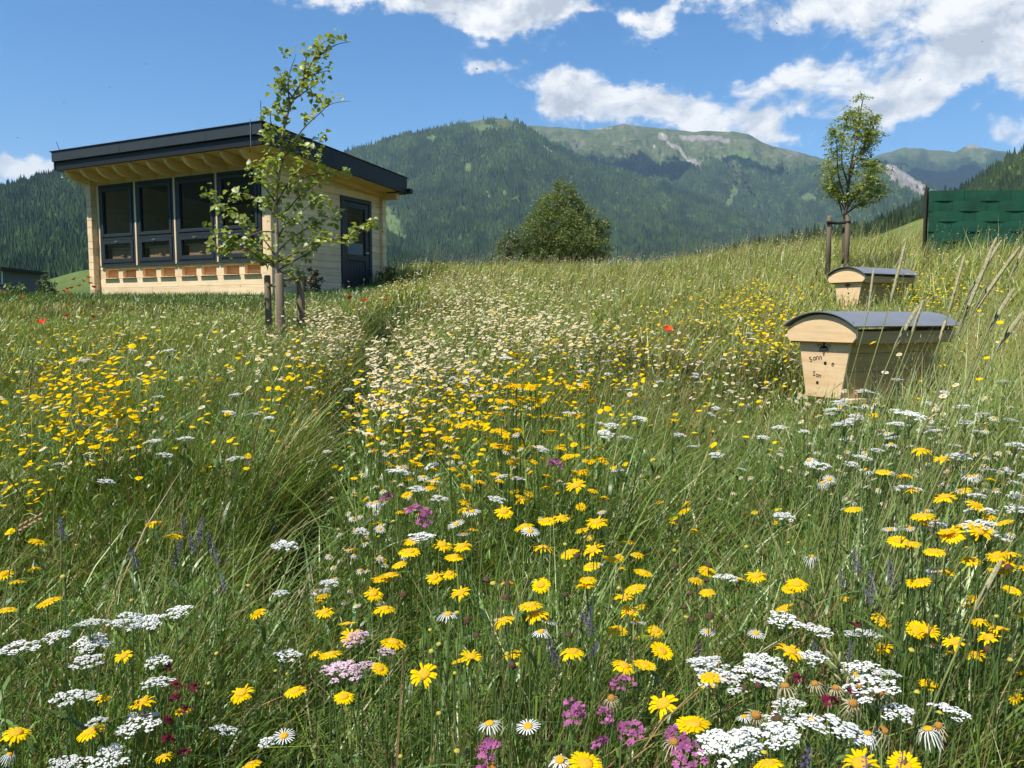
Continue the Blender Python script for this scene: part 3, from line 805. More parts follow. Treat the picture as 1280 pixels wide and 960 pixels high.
# left purlin end with stepped bracket
m = MB()
m.prism([(0, 2.56), (0, 2.46), (.06, 2.42), (.06, 2.36), (.13, 2.32), (.13, 2.24), (.2, 2.20), (.2, 2.56)], lambda u, v, w: (-FW - .22 + u, w, v), -.12, .05)
m.build('bracket', M_RAFTER, cabin, bevel=.004)
# soffit boards on front and right
nb = 7
for k in range(nb):
    y0 = -OF + .09 + k * (OF + .05) / nb; y1 = y0 + (OF + .05) / nb - .004
    MB().hexa([(-FW - OSL + .06, y0, roofz(y0)), (OSR - .06, y0, roofz(y0)), (OSR - .06, y1, roofz(y1)), (-FW - OSL + .06, y1, roofz(y1)),
               (-FW - OSL + .06, y0, roofz(y0) + .02), (OSR - .06, y0, roofz(y0) + .02), (OSR - .06, y1, roofz(y1) + .02), (-FW - OSL + .06, y1, roofz(y1) + .02)]).build('soffit_board', M_RAFTER, cabin)
for k in range(4):
    x0 = .03 + k * (OSR - .09) / 4; x1 = x0 + (OSR - .09) / 4 - .004
    y0, y1 = .06, SW + .06
    MB().hexa([(x0, y0, roofz(y0)), (x1, y0, roofz(y0)), (x1, y1, roofz(y1)), (x0, y1, roofz(y1)), (x0, y0, roofz(y0) + .02), (x1, y0, roofz(y0) + .02), (x1, y1, roofz(y1) + .02), (x0, y1, roofz(y1) + .02)]).build('soffit_board', M_RAFTER, cabin)
# purlin that carries the side overhang, wall plate
def slopebox(x0, x1, y0, y1, d0, d1):
    return MB().hexa([(x0, y0, roofz(y0) + d0), (x1, y0, roofz(y0) + d0), (x1, y1, roofz(y1) + d0), (x0, y1, roofz(y1) + d0), (x0, y0, roofz(y0) + d1), (x1, y0, roofz(y0) + d1), (x1, y1, roofz(y1) + d1), (x0, y1, roofz(y1) + d1)])
slopebox(.024, .11, .0, SW + .02, -.10, -.002).build('wall_plate', M_RAFTER, cabin, bevel=.004)
slopebox(.11, OSR - .08, SW - .17, SW - .07, -.15, -.002).build('purlin_end', M_RAFTER, cabin, bevel=.004)
# deck and fascias
XL, XR, YF, YB = -FW - OSL, OSR, -OF, SW + .10
slopebox(XL + .07, XR - .07, YF + .07, YB - .05, .022, .30).build('roof_deck', M_SLATED, cabin)
fz = roofz(0)
seams = [XL, XL + 2.05, XL + 4.35, XR]
for a, b_ in zip(seams[:-1], seams[1:]):
    slopebox(a + .002, b_ - .002, YF - .02, YF + .03, .15, .338).build('fascia_panel', M_SLATE, cabin, bevel=.003)
slopebox(XL + .05, XR - .05, YF + .035, YF + .085, -.015, .145).build('fascia_lower', M_SLATED, cabin, bevel=.003)
for a, b_ in ((YF + .032, 1.1), (1.103, YB)):
    slopebox(XR - .03, XR + .02, a, b_, .0, .338).build('side_fascia', M_SLATED, cabin, bevel=.003)
slopebox(XL - .02, XL + .03, YF + .032, YB, .0, .338).build('side_fascia', M_SLATED, cabin, bevel=.003)
slopebox(XL - .035, XR + .035, YF - .04, YF + .06, .341, .36).build('roof_edge', M_SLATED, cabin, bevel=.003)
slopebox(XR - .04, XR + .035, YF + .063, YB + .02, .341, .36).build('roof_edge', M_SLATED, cabin, bevel=.003)
slopebox(XL - .035, XL + .04, YF + .063, YB + .02, .341, .36).build('roof_edge', M_SLATED, cabin, bevel=.003)
slopebox(XL, XR + .10, YB, YB + .12, .02, .12).build('gutter', M_SLATED, cabin, bevel=.01)
slopebox(XR - .32, XR + .0, YB - .3, YB - .02, -.02, -.002).build('gutter_plate', M_SLATED, cabin)
MB().tube([(.30, YF - .03, fz + .46), (.30, YF - .035, fz + .0), (.30, YF + .08, fz - .02)], .007, 6).build('lightning_cable', M_STEEL, cabin)
MB().tube([(.52, YF + .0, fz + .38), (.52, YF, fz + .74)], .006, 6).build('lightning_rod', M_SLATED, cabin)
MB().tube([(XR - .1, YB - .1, roofz(YB) + .38), (XR - .02, YB - .1, roofz(YB) + .60)], .010, 6).build('lightning_rod', M_STEEL, cabin)
MB().tube([(XL + .12, YF + .1, fz + .38), (XL + .0, YF + .1, fz + .62)], .006, 6).build('lightning_rod', M_SLATED, cabin)
slopebox(XL + .09, XR - .06, YF + .08, YB - .06, .302, .34).build('roof_substrate', mat_basic('roof_substrate', (.09, .08, .05), .95, .4, 8), cabin)
# hive boxes on the bench inside, seen through the lower panes
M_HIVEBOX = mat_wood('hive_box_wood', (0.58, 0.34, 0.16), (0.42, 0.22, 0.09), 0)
where = ['leftmost window', 'second window from the left', 'third window, beside the sapling', 'window nearest the corner']
for k in range(4):
    x0 = XW0 + k * WSP
    m = MB(); m.box(-.36, .36, -.22, .22, 0, .34)
    p = cabin.matrix_basis @ Vector((x0 + WW / 2, .32, .70))
    t_ = thing('hive_box', 'brown wooden hive box inside the house behind the ' + where[k], 'hive box', p, CROT, 'hive boxes behind the lower panes')
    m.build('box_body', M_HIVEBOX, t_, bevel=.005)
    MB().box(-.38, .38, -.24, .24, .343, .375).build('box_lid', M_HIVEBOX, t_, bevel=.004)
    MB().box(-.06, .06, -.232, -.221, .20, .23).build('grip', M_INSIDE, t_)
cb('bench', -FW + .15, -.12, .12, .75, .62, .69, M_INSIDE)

# ================================================================ top-bar hives in the meadow
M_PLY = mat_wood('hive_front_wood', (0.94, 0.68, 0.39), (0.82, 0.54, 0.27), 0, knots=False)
M_PLY_SHADED = mat_wood('hive_side_shaded_wood', (0.55, 0.38, 0.18), (0.45, 0.30, 0.12), 1)  # sides and rails darker than the front: their shade put into the colour
M_ROOFM = mat_basic('blue_grey_sheet', (0.20, 0.215, 0.235), 0.55, 0.12, 5.0, metallic=0.1, bump=0.001, bscale=6)
M_INK = mat_basic('engraved_black', (0.02, 0.015, 0.012), 0.8, 0.1)
def ring_pts(R, hw, n, y0=0.0, z0=0.0):
    """arc of half width hw, radius R, from left to right"""
    a = math.asin(hw / R); zc = -math.sqrt(R * R - hw * hw)
    return [(R * math.sin(-a + 2 * a * i / n), R * math.cos(-a + 2 * a * i / n) + zc) for i in range(n + 1)]
def hive(loc, phi, label, text=True):
    """local x: across the front (left to right), y: back along the hive, z: up; origin at the top middle of the front"""
    t = thing('top_bar_hive', label, 'beehive', loc, -phi, 'roofed beehives in the meadow')
    Wt, L, Wb, Hb = .44, .98, .28, .46
    # body
    m = MB(); m.prism([(-Wt / 2, -.03), (-Wb / 2, -Hb), (Wb / 2, -Hb), (Wt / 2, -.03)], lambda u, v, w: (u, w, v), 0, .022)
    front = m.build('front_board', M_PLY, t, bevel=.002)
    m = MB(); m.prism([(-Wt / 2, -.03), (-Wb / 2, -Hb), (Wb / 2, -Hb), (Wt / 2, -.03)], lambda u, v, w: (u, w, v), L - .022, L); m.build('rear_board', M_PLY, t, bevel=.002)
    for s in (-1, 1):
        x1, x0 = s * (Wt / 2 + .001), s * (Wb / 2 + .001); e = s * .022
        zs = [-.03, -.155, -.28, -Hb]
        for za, zb in zip(zs[:-1], zs[1:]):
            f = lambda z_: x0 + (x1 - x0) * (z_ + Hb) / (Hb - .03)
            za_, zb_ = za - .001, zb + .001
            v = [(f(zb_) - e, .024, zb_), (f(zb_), .024, zb_), (f(zb_), L - .024, zb_), (f(zb_) - e, L - .024, zb_), (f(za_) - e, .024, za_), (f(za_), .024, za_), (f(za_), L - .024, za_), (f(za_) - e, L - .024, za_)]
            MB().hexa(v).build('side_board', M_PLY_SHADED, t, bevel=.002)
    MB().box(-Wb / 2 - .06, Wb / 2 + .06, .04, L - .06, -Hb - .03, -Hb - .001).build('floor_board', M_PLY, t, bevel=.002)
    # eave board with the rounded top, straight foot
    R, hw = .46, .285
    arc = ring_pts(R, hw, 16)
    def lun(dx, dz):
        return [(x * (1 - dx), z_ - dz) for x, z_ in arc]
    pol = [(-hw * .985, -.055)] + [(x * .985, z_ + .0) for x, z_ in arc] + [(hw * .985, -.055), (hw * .9, -.085), (-hw * .9, -.085)]
    m = MB(); m.prism(pol, lambda u, v, w: (u, w, v + .005), -.045, -.022); g = m.build('gable_board', M_PLY, t, bevel=.002)
    m = MB(); m.prism(pol, lambda u, v, w: (u, w, v + .005), L + .022, L + .045); m.build('gable_board', M_PLY, t, bevel=.002)
    for s in (-1, 1):
        xa, xb = sorted((s * (Wt / 2 + .03), s * (Wt / 2 + .05)))
        MB().box(xa, xb, -.02, L + .02, -.09, -.005).build('roof_rail', M_PLY_SHADED, t, bevel=.002)
    # sheet metal roof
    o_arc = [(x * 1.045, z_ + .028) for x, z_ in arc]; i_arc = [(x * 1.03, z_ + .021) for x, z_ in arc]
    m = MB(); n = len(o_arc)
    for w in (-.10, L + .10):
        pass
    vs = [(x, -.075, z_) for x, z_ in o_arc] + [(x, L + .10, z_) for x, z_ in o_arc] + [(x, -.075, z_) for x, z_ in i_arc] + [(x, L + .10, z_) for x, z_ in i_arc]
    fs = []
    for i in range(n - 1):
        fs += [(i, i + n, i + n + 1, i + 1), (2 * n + i, 2 * n + i + 1, 3 * n + i + 1, 3 * n + i), (i, i + 1, 2 * n + i + 1, 2 * n + i), (n + i, 3 * n + i, 3 * n + i + 1, n + i + 1)]
    fs += [(0, 2 * n, 3 * n, n), (n - 1, 2 * n - 1, 4 * n - 1, 3 * n - 1)]
    m.add(vs, fs)
    rf = m.build('roof', M_ROOFM, t, smooth=False)
    for p in rf.data.polygons: p.use_smooth = len(p.vertices) == 4
    es = rf.modifiers.new('es', 'EDGE_SPLIT'); es.split_angle = math.radians(30)
    for yy in (-.06, L * .5, L + .06):
        for s in (-1, 1):
            x_, z_ = o_arc[1 if s < 0 else -2]
            MB().tube([(x_, yy, z_ - .002), (x_ * 1.01, yy, z_ + .005)], .006, 6).build('screw', M_STEEL, rf)
    for sx in (-1, 1):
        for yy in (.10, L - .12):
            MB().box(sx * .13 - .025, sx * .13 + .025, yy - .03, yy + .03, -Hb - .50, -Hb - .032).build('leg', M_PLY, t, bevel=.003)
    # entrance holes
    MB().tube([(0.015, -.002, -.225), (0.015, .004, -.225)], .012, 12).build('flight_hole', M_BLACK, front)
    MB().tube([(-.045, -.002, -.362), (-.045, .004, -.362)], .011, 12).build('flight_hole', M_BLACK, front)
    # engraved bee: body, stripes, wings
    e = MB()
    def poly(pts, d=-.0025): e.prism(pts, lambda u, v, w: (u, w, v), d, .001)
    cx_, cz_ = .0, -.115
    poly([(cx_ + .013 * math.cos(q), cz_ + .013 * math.sin(q)) for q in np.linspace(0, 6.283, 13)[:-1]])
    poly([(cx_ + .009 * math.cos(q), cz_ + .019 + .008 * math.sin(q)) for q in np.linspace(0, 6.283, 11)[:-1]])
    for i_, ww in enumerate((.012, .012, .009, .005)):
        zz = cz_ - .020 - i_ * .011
        poly([(cx_ - ww, zz), (cx_ - ww * .9, zz - .005), (cx_ + ww * .9, zz - .005), (cx_ + ww, zz)])
    for s in (-1, 1):
        for (ex, ez, lw) in ((.055, .012, .012), (.040, -.022, .010)):
            o1 = [(s * (.010 + (ex - .010) * k / 6), cz_ + (ez) * k / 6 + lw * math.sin(math.pi * k / 6)) for k in range(7)]
            o2 = [(s * (.010 + (ex - .010) * k / 6), cz_ + (ez) * k / 6 - lw * math.sin(math.pi * k / 6)) for k in range(7)]
            for L_ in (o1, o2):
                for (p, q) in zip(L_[:-1], L_[1:]):
                    poly([(p[0], p[1]), (p[0], p[1] - .0035), (q[0], q[1] - .0035), (q[0], q[1])])
        for k in range(3):
            z_ = cz_ - .004 - .009 * k
            poly([(s * .012, z_), (s * .03, z_ + .012 - .012 * k), (s * .031, z_ + .009 - .012 * k), (s * .012, z_ - .003)])
        poly([(s * .004, cz_ + .026), (s * .014, cz_ + .042), (s * .016, cz_ + .041), (s * .007, cz_ + .024)])
    e.build('bee_emblem', M_INK, front)
    if text:
        def letters(s, x, z_, size, rot):
            cu_ = bpy.data.curves.new('lettering', 'FONT'); cu_.body = s; cu_.size = size; cu_.extrude = .0006
            tmp = bpy.data.objects.new('tmp', cu_); me_ = bpy.data.meshes.new_from_object(tmp); bpy.data.objects.remove(tmp)
            me_.materials.clear(); me_.materials.append(M_INK); ob = bpy.data.objects.new('letter', me_)
            ob.location = (x, -.0012, z_); ob.rotation_euler = (math.pi / 2, rot, 0)
            link(ob, front)
        for ch, x, z_, r in (('S', -.112, -.225, -.38), ('o', -.086, -.212, -.25), ('n', -.062, -.205, -.12), ('n', -.037, -.203, 0), ('e', .060, -.235, .5)):
            letters(ch, x, z_, .052, r)
        for ch, x, z_, r in (('S', -.088, -.315, .15), ('o', -.062, -.322, .1), ('n', -.037, -.326, 0.05)):
            letters(ch, x, z_, .048, r)
    t.scale = (.93,) * 3
    return t
PHI = math.radians(60.8)
HA = (.400 * 4.74, 4.86, -.085)
# front middle of the near hive: half way between its two front corners
fr_ = Vector((.446 * 4.74, 4.74, 0)); w_ = Vector((math.cos(PHI), -math.sin(PHI), 0))
pm = fr_ - w_ * .285
hive((pm.x, pm.y, -.088), PHI, 'large near beehive with curved blue grey metal roof, engraved bee and lettering')
k2 = 9.9 / 4.74
d2_ = 9.6
fr2 = Vector(((1082 - 640) / F * d2_, d2_, 0)); pm2 = fr2 - w_ * .285
hive((pm2.x, pm2.y, .49), PHI, 'second beehive farther up the slope, below the staked rowan', text=False)

# ================================================================ green privacy fence on the slope
M_GREEN = mat_basic('green_strip', (0.011, 0.080, 0.042), 0.7, 0.42, 2.2, bump=0.001, bscale=5, spec=0.4)
M_WIRE = mat_basic('green_wire', (0.01, 0.06, 0.04), 0.4, 0.1)
M_POST = mat_basic('brown_post', (0.05, 0.032, 0.022), 0.8, 0.3, 20)
fx0 = (1152 - 640) / F * 15.0
fence = thing('privacy_fence', 'green woven privacy fence of overlapping plastic strips on the grassy slope', 'fence', (fx0, 15.0, 0.60), -0.02)
FH = 1.80; ROW = .19
for r_ in range(9):
    z0 = r_ * ROW + .02
    n = 70; xs_ = np.linspace(.02, 7.6, n)
    ph = (r_ % 2) * math.pi + (r_ * .35)
    off_ = .010 * np.sin(xs_ / .43 * math.pi + ph)
    tp = z0 + ROW + .012 + .004 * np.sign(np.sin(xs_ / .43 * math.pi + ph)) + r_ * .0
    bt = z0 + .002 - 0.005 * np.sign(np.sin(xs_ / .43 * math.pi + ph))
    v = []; f = []
    for i in range(n):
        y_ = off_[i]
        v += [(xs_[i], y_ - .001, bt[i]), (xs_[i], y_ - .003, (bt[i] + tp[i]) / 2), (xs_[i], y_ - .001, tp[i]),
              (xs_[i], y_ + .003, bt[i]), (xs_[i], y_ + .001, (bt[i] + tp[i]) / 2), (xs_[i], y_ + .003, tp[i])]
    for i in range(n - 1):
        a = i * 6; b_ = a + 6
        f += [(a, b_, b_ + 1, a + 1), (a + 1, b_ + 1, b_ + 2, a + 2), (a + 3, a + 4, b_ + 4, b_ + 3), (a + 4, a + 5, b_ + 5, b_ + 4), (a + 2, b_ + 2, b_ + 5, a + 5), (a, a + 3, b_ + 3, b_)]
    MB().add(v, f).build('strip', M_GREEN, fence)
for k in range(5):
    MB().box(.0 + k * 1.9 - .03, .03 + k * 1.9, .035, .095, -.35, FH).build('fence_post', M_WIRE, fence, bevel=.004)
wi = MB()
for k in range(36):
    wi.tube([(.215 * k + .02, .0, 0), (.215 * k + .02, .0, FH - .02)], .003, 4, cap=False)
tag(wi.build('wire_mesh', M_WIRE, fence), kind='stuff')
tag(MB().tube([(fx0 - .06, 14.99, .35), (fx0 - .05, 14.99, 2.34), (fx0 - .055, 14.99, 2.44)], [.018, .022, .010], 8).build('end_post', M_POST), 'brown wooden post with pointed top standing at the end of the green fence', 'post')

# ================================================================ far house at the foot of the wooded hill
hb_d = 46.0
def pxp(x, y, d): 
    c, dy_, dz_ = px_to_dir(x, y); return Vector((c / dy_ * d, d, dz_ / dy_ * d))
p0 = pxp(-8, 362, hb_d); house = thing('low_building', 'low dark flat roofed building with a red cart by its wall, beyond the lawn', 'building', (p0.x - 1.7, p0.y, p0.z - .22), 0.12)
M_DKROOF = mat_basic('dark_roofing', (.02, .02, .022), .8, .2); M_GREYW = mat_basic('grey_wall', (.12, .12, .13), .9, .2); M_RED = mat_basic('red_paint', (.35, .04, .03), .6, .2); M_WHITEP = mat_basic('white_paint', (.7, .7, .7), .6, .1)
MB().box(-4, 2.0, 0, 5, 0, 1.35).build('wall', M_GREYW, house)
MB().hexa([(-4.3, -.5, 1.40), (2.3, -.5, 1.35), (2.3, 5.4, 1.35), (-4.3, 5.4, 1.4), (-4.3, -.5, 1.75), (2.3, -.5, 1.52), (2.3, 5.4, 1.52), (-4.3, 5.4, 1.75)]).build('roof', M_DKROOF, house)
for k in range(3):
    f = MB().box(-2.6 + k * 1.9, -1.7 + k * 1.9, -.03, .05, .55, 1.3).build('window', M_WHITEP, house)
    MB().box(-2.52 + k * 1.9, -1.78 + k * 1.9, -.045, -.032, .63, 1.22).build('pane', M_SLATED, f)
MB().box(.9, 2.0, -.9, -.2, .35, 1.25).build('red_bin', M_RED, house, bevel=.05)
# summit station on the wooded mountain
st = px_to_dir(632, 149); hy = math.hypot(st[0], st[1]); R_ = 4600
sp = Vector((st[0] / hy * R_, st[1] / hy * R_, st[2] / hy * R_))
tw = thing('summit_station', 'tiny summit station with a mast on the wooded mountain top', 'station', sp)
MB().box(-9, 9, -6, 6, -8, 9).build('wall', M_SLATED, tw)
MB().hexa([(-11, -8, 9), (11, -8, 9), (11, 8, 9), (-11, 8, 9), (-9, -1, 15), (9, -1, 15), (9, 1, 15), (-9, 1, 15)]).build('roof', M_SLATED, tw)
MB().tube([(0, 0, 10), (0, 0, 34)], [2.5, 1.2], 6).build('mast', M_SLATED, tw)
MB().tube([(0, 0, 20), (0, 0, 25)], [3.5, 3.5], 8).build('platform', M_SLATED, tw)
st = px_to_dir(620, 150.5); hy = math.hypot(st[0], st[1])
tw2 = thing('mountain_hut', 'small dark hut just beside the summit station', 'hut', (st[0] / hy * R_, st[1] / hy * R_, st[2] / hy * R_))
MB().box(-8, 8, -5, 5, -8, 7).build('wall', M_SLATED, tw2)
MB().hexa([(-9, -7, 7), (9, -7, 7), (9, 7, 7), (-9, 7, 7), (-8, -1, 12), (8, -1, 12), (8, 1, 12), (-8, 1, 12)]).build('roof', M_SLATED, tw2)
# ================================================================ trees and shrubs
M_TLEAF = mat_leaf('tree_leaf', trans=0.50, gloss=0.07)
M_BARK = mat_basic('bark', (0.14, 0.10, 0.07), 0.9, 0.35, 25, bump=0.003, stretch=(1, 1, .3))
M_BARKP = mat_basic('pale_bark', (0.34, 0.26, 0.19), 0.85, 0.3, 22, bump=0.003, stretch=(1, 1, .25))
M_STAKE = mat_basic('stake_wood', (0.22, 0.17, 0.105), 0.85, 0.35, 14, bump=0.004, stretch=(1, 1, .15))
def leaves(centers, normals_up, size, colA, colB, seed, elong=1.35, fold=0.25):
    """small folded leaf blades; returns verts, faces, cols"""
    r = np.random.default_rng(seed)
    C = np.asarray(centers, float); n = len(C)
    d = r.normal(size=(n, 3)); d[:, 2] = d[:, 2] * .5 - .25; d /= np.linalg.norm(d, axis=1)[:, None]
    u = r.normal(size=(n, 3)); u[:, 2] = np.abs(u[:, 2]) + normals_up
    s = np.cross(d, u); s /= np.linalg.norm(s, axis=1)[:, None]; nn = np.cross(s, d)
    L = (size * r.uniform(.6, 1.25, n))[:, None]; w = L / elong * .5
    v = np.zeros((n, 8, 3))
    v[:, 0] = C
    v[:, 1] = C + d * L * .3 + s * w * .85 + nn * L * fold * .6
    v[:, 2] = C + d * L * .62 + s * w * .95 + nn * L * fold * .5
    v[:, 3] = C + d * L * 1.0 - nn * L * .15
    v[:, 4] = C + d * L * .62 - s * w * .95 + nn * L * fold * .5
    v[:, 5] = C + d * L * .3 - s * w * .85 + nn * L * fold * .6
    v[:, 6] = C + d * L * .32; v[:, 7] = C + d * L * .64
    b = (np.arange(n) * 8)[:, None]
    q = np.concatenate([b + np.array([[6, 1, 2, 7]]), b + np.array([[6, 7, 4, 5]])])
    t = np.concatenate([b + np.array([[0, 1, 6]]), b + np.array([[0, 6, 5]]), b + np.array([[7, 2, 3]]), b + np.array([[7, 3, 4]])])
    k = r.random(n)[:, None]
    c = np.array(colA) * (1 - k) + np.array(colB) * k
    c = c * r.uniform(.8, 1.2, n)[:, None]
    return v.reshape(-1, 3), [q, t], np.repeat(c, 8, 0)
def curve_pts(P, n):
    """catmull-rom through P"""
    P = [Vector(p) for p in P]; out = []
    Q = [P[0] * 2 - P[1]] + P + [P[-1] * 2 - P[-2]]
    for i in range(len(P) - 1):
        for k in range(n):
            t = k / n; a, b_, c, d = Q[i:i + 4]
            out.append(0.5 * ((2 * b_) + (c - a) * t + (2 * a - 5 * b_ + 4 * c - d) * t * t + (3 * b_ - a - 3 * c + d) * t ** 3))
    out.append(P[-1]); return out
def at(x, y, d): 
    c, dy_, dz_ = px_to_dir(x, y); return Vector((c / dy_ * d, d, dz_ / dy_ * d))

# --- the staked sapling in front of the bee house
TD = 8.0
base = at(347, 420, TD); base.z = float(gz(base.x, base.y))
tree = thing('young_tree', 'slender staked sapling with a thin open green crown in front of the bee house', 'tree', base)
def loc(v): return v - base
trunk_px = [(347, 432, 0), (347, 380, 0), (346, 345, 0), (346, 300, 0), (345, 250, .01), (349, 215, .03), (353, 170, .05), (364, 128, .06), (378, 100, .02), (391, 75, -.02), (403, 54, -.03)]
TP = curve_pts([at(x, y, TD + dd) for x, y, dd in trunk_px], 4)
n_ = len(TP)
MB().tube([loc(p) for p in TP], [.021 * (1 - i / n_) ** .8 + .0035 for i in range(n_)], 8).build('trunk', M_BARKP, tree, smooth=True)
BR = [  # pixel path of each limb, depth change at its end, leaf count along it
    ([(347, 338), (375, 322), (398, 308), (412, 296)], .35, 24), ([(347, 328), (365, 318), (392, 305), (430, 296), (450, 291), (469, 281)], -.25, 60),
    ([(346, 315), (362, 300), (385, 285), (405, 276), (432, 262)], .30, 54), ([(346, 300), (358, 280), (380, 262), (395, 250), (412, 243)], -.15, 42),
    ([(346, 272), (360, 262), (372, 248), (392, 232), (414, 217), (440, 211)], .2, 46), ([(346, 255), (358, 232), (372, 214), (385, 196), (392, 176)], -.1, 30),
    ([(347, 332), (325, 322), (300, 303), (278, 296), (258, 303)], -.3, 56), ([(346, 322), (330, 300), (310, 283), (290, 268), (268, 250), (254, 241)], .25, 56),
    ([(346, 290), (326, 290), (300, 300), (275, 310), (262, 306)], -.1, 34), ([(346, 268), (330, 255), (310, 243), (288, 242)], .15, 38),
    ([(346, 256), (334, 238), (324, 226), (314, 208)], -.2, 24), ([(345, 250), (340, 230), (332, 222), (328, 228)], .2, 26),
    ([(349, 215), (356, 195), (368, 188), (385, 195), (396, 205)], .15, 30), ([(352, 190), (366, 178), (380, 160), (398, 143), (414, 130), (438, 126)], -.2, 16),
    ([(353, 172), (368, 168), (390, 174), (410, 172)], .2, 20), ([(353, 172), (344, 162), (338, 150), (340, 132)], -.15, 28),
    ([(358, 148), (348, 128), (352, 118), (362, 112)], .1, 24), ([(362, 130), (360, 108), (362, 92), (370, 68)], .12, 22),
    ([(366, 125), (385, 112), (398, 104)], -.1, 24), ([(378, 100), (395, 92), (412, 88)], .12, 12),
    ([(380, 96), (382, 80), (384, 66)], .1, 12), ([(391, 75), (404, 66), (420, 56), (438, 52)], -.12, 24), ([(366, 122), (352, 100), (356, 90)], -.1, 14),
    ([(352, 180), (340, 178), (334, 188), (340, 200)], .1, 26), ([(351, 195), (338, 205), (330, 212)], -.1, 20),
    ([(346, 335), (356, 342), (370, 335), (380, 345)], .2, 20), ([(346, 335), (336, 330), (326, 318)], .2, 18), ([(358, 236), (380, 222), (398, 218), (412, 220)], .2, 26),
]
lp = []
rl = random.Random(5)
for pts, dd, nl in BR:
    q = curve_pts([at(x, y, TD + dd * i / (len(pts) - 1)) for i, (x, y) in enumerate(pts)], 5)
    m_ = len(q)
    MB().tube([loc(p) for p in q], [.0075 * (1 - i / m_) + .0018 for i in range(m_)], 5).build('branch', M_BARK, tree, smooth=True)
    nc = max(3, nl // 6)
    for c_ in range(nc):
        tt = .22 + .78 * (c_ + rl.random()) / nc
        p = q[min(m_ - 1, int(tt * (m_ - 1)))]
        cl = p + Vector((rl.gauss(0, .035), rl.gauss(0, .05), rl.gauss(0, .035)))
        for _ in range(rl.randint(9, 15)):
            lp.append(loc(cl + Vector((rl.gauss(0, .034), rl.gauss(0, .04), rl.gauss(0, .032)))))
for i in range(10, n_, 1):
    for _ in range(6):
        lp.append(loc(TP[i] + Vector((rl.gauss(0, .045), rl.gauss(0, .045), rl.gauss(0, .04)))))
v, f, c = leaves(lp, 0.6, .066, (0.17, 0.25, 0.035), (0.42, 0.47, 0.12), 3)
link(bpy.data.objects.new('crown', mesh_np('crown', v, f, M_TLEAF, True, c)), tree)
# stakes and cross ties
def stake(x, ytop, ybot, dd, rad, label):
    p = at(x, ytop, TD + dd); b_ = Vector((p.x, p.y, float(gz(p.x, p.y)) - .2))
    t = thing('tree_stake', label, 'stake', b_, 0, 'stakes round the sapling')
    h = p.z - b_.z
    MB().tube([(0, 0, 0), (rad * .1, 0, h * .5), (0, 0, h - .01), (0, 0, h)], [rad, rad * 1.04, rad * .97, rad * .8], 10).build('pole', M_STAKE, t, smooth=True)
    return p
s1 = stake(334, 344, 400, .25, .034, 'left thin weathered stake of the sapling in front of the bee house')
s2 = stake(349, 342, 420, -.14, .040, 'thick middle stake nearest to the trunk of the sapling')
s3 = stake(375, 338, 400, .15, .040, 'right stake of the sapling, beside the dark shrub by the wall')
def tie(a, b_, z, label):
    p, q = Vector((a.x, a.y, a.z + z)), Vector((b_.x, b_.y, b_.z + z))
    o = MB().tube([p - (q - p) * .06, q + (q - p) * .06], .016, 6).build('cross_bar', M_STAKE)
    tag(o, label, 'bar', 'bars joining the stakes')
tie(s2, s1, -.11, 'short round bar joining the left and middle stakes of the sapling')
tie(s2, s3, -.07, 'short round bar joining the middle and right stakes of the sapling')
tag(MB().tube([s2 + Vector((.0, .02, -.1)), TP[8] + Vector((.04, 0, .0)), s2 + Vector((.03, .1, -.12))], .014, 6).build('tree_tie', M_BLACK), 'black strap holding the sapling trunk to its middle stake', 'strap')

# --- the rowan with its two posts
RD = 13.0
rb = at(1056, 325, RD); rb.z = float(gz(rb.x, rb.y))
rowan = thing('rowan_tree', 'young rowan with upright feathery crown behind two wooden posts', 'tree', rb)
def locr(v): return v - rb
tr = curve_pts([at(1055, 330, RD), at(1055, 290, RD), at(1057, 268, RD), at(1062, 220, RD), at(1070, 170, RD), at(1079, 122, RD)], 4)
MB().tube([locr(p) for p in tr], [.030 * (1 - i / len(tr)) + .006 for i in range(len(tr))], 7).build('trunk', M_BARK, rowan, smooth=True)
BR2 = [([(1056, 275), (1048, 250), (1040, 225), (1034, 200)], .3), ([(1056, 272), (1062, 250), (1082, 228), (1092, 205)], -.3), ([(1056, 268), (1070, 258), (1088, 246), (1104, 238)], .3),
       ([(1058, 255), (1048, 220), (1046, 180), (1042, 160)], -.3), ([(1059, 240), (1068, 205), (1086, 180), (1094, 165)], .4), ([(1060, 230), (1052, 200), (1056, 160), (1062, 140)], .3),
       ([(1062, 215), (1078, 185), (1088, 160), (1090, 145)], -.2), ([(1066, 195), (1070, 165), (1068, 140)], .25), ([(1056, 262), (1044, 240), (1032, 230)], .2), ([(1064, 200), (1082, 200), (1098, 212)], .1), ([(1058, 262), (1074, 240), (1098, 228)], -.1)]
lp = []; qd = []
for pts, dd in BR2:
    q = curve_pts([at(x, y, RD + dd * i / (len(pts) - 1)) for i, (x, y) in enumerate(pts)], 5); m_ = len(q)
    MB().tube([locr(p) for p in q], [.013 * (1 - i / m_) + .003 for i in range(m_)], 5).build('branch', M_BARK, rowan, smooth=True)
    for i in range(int(m_ * .40), m_):
        qd.append(q[i])
for i in range(10, len(tr)): qd.append(tr[i])
rr = random.Random(9)
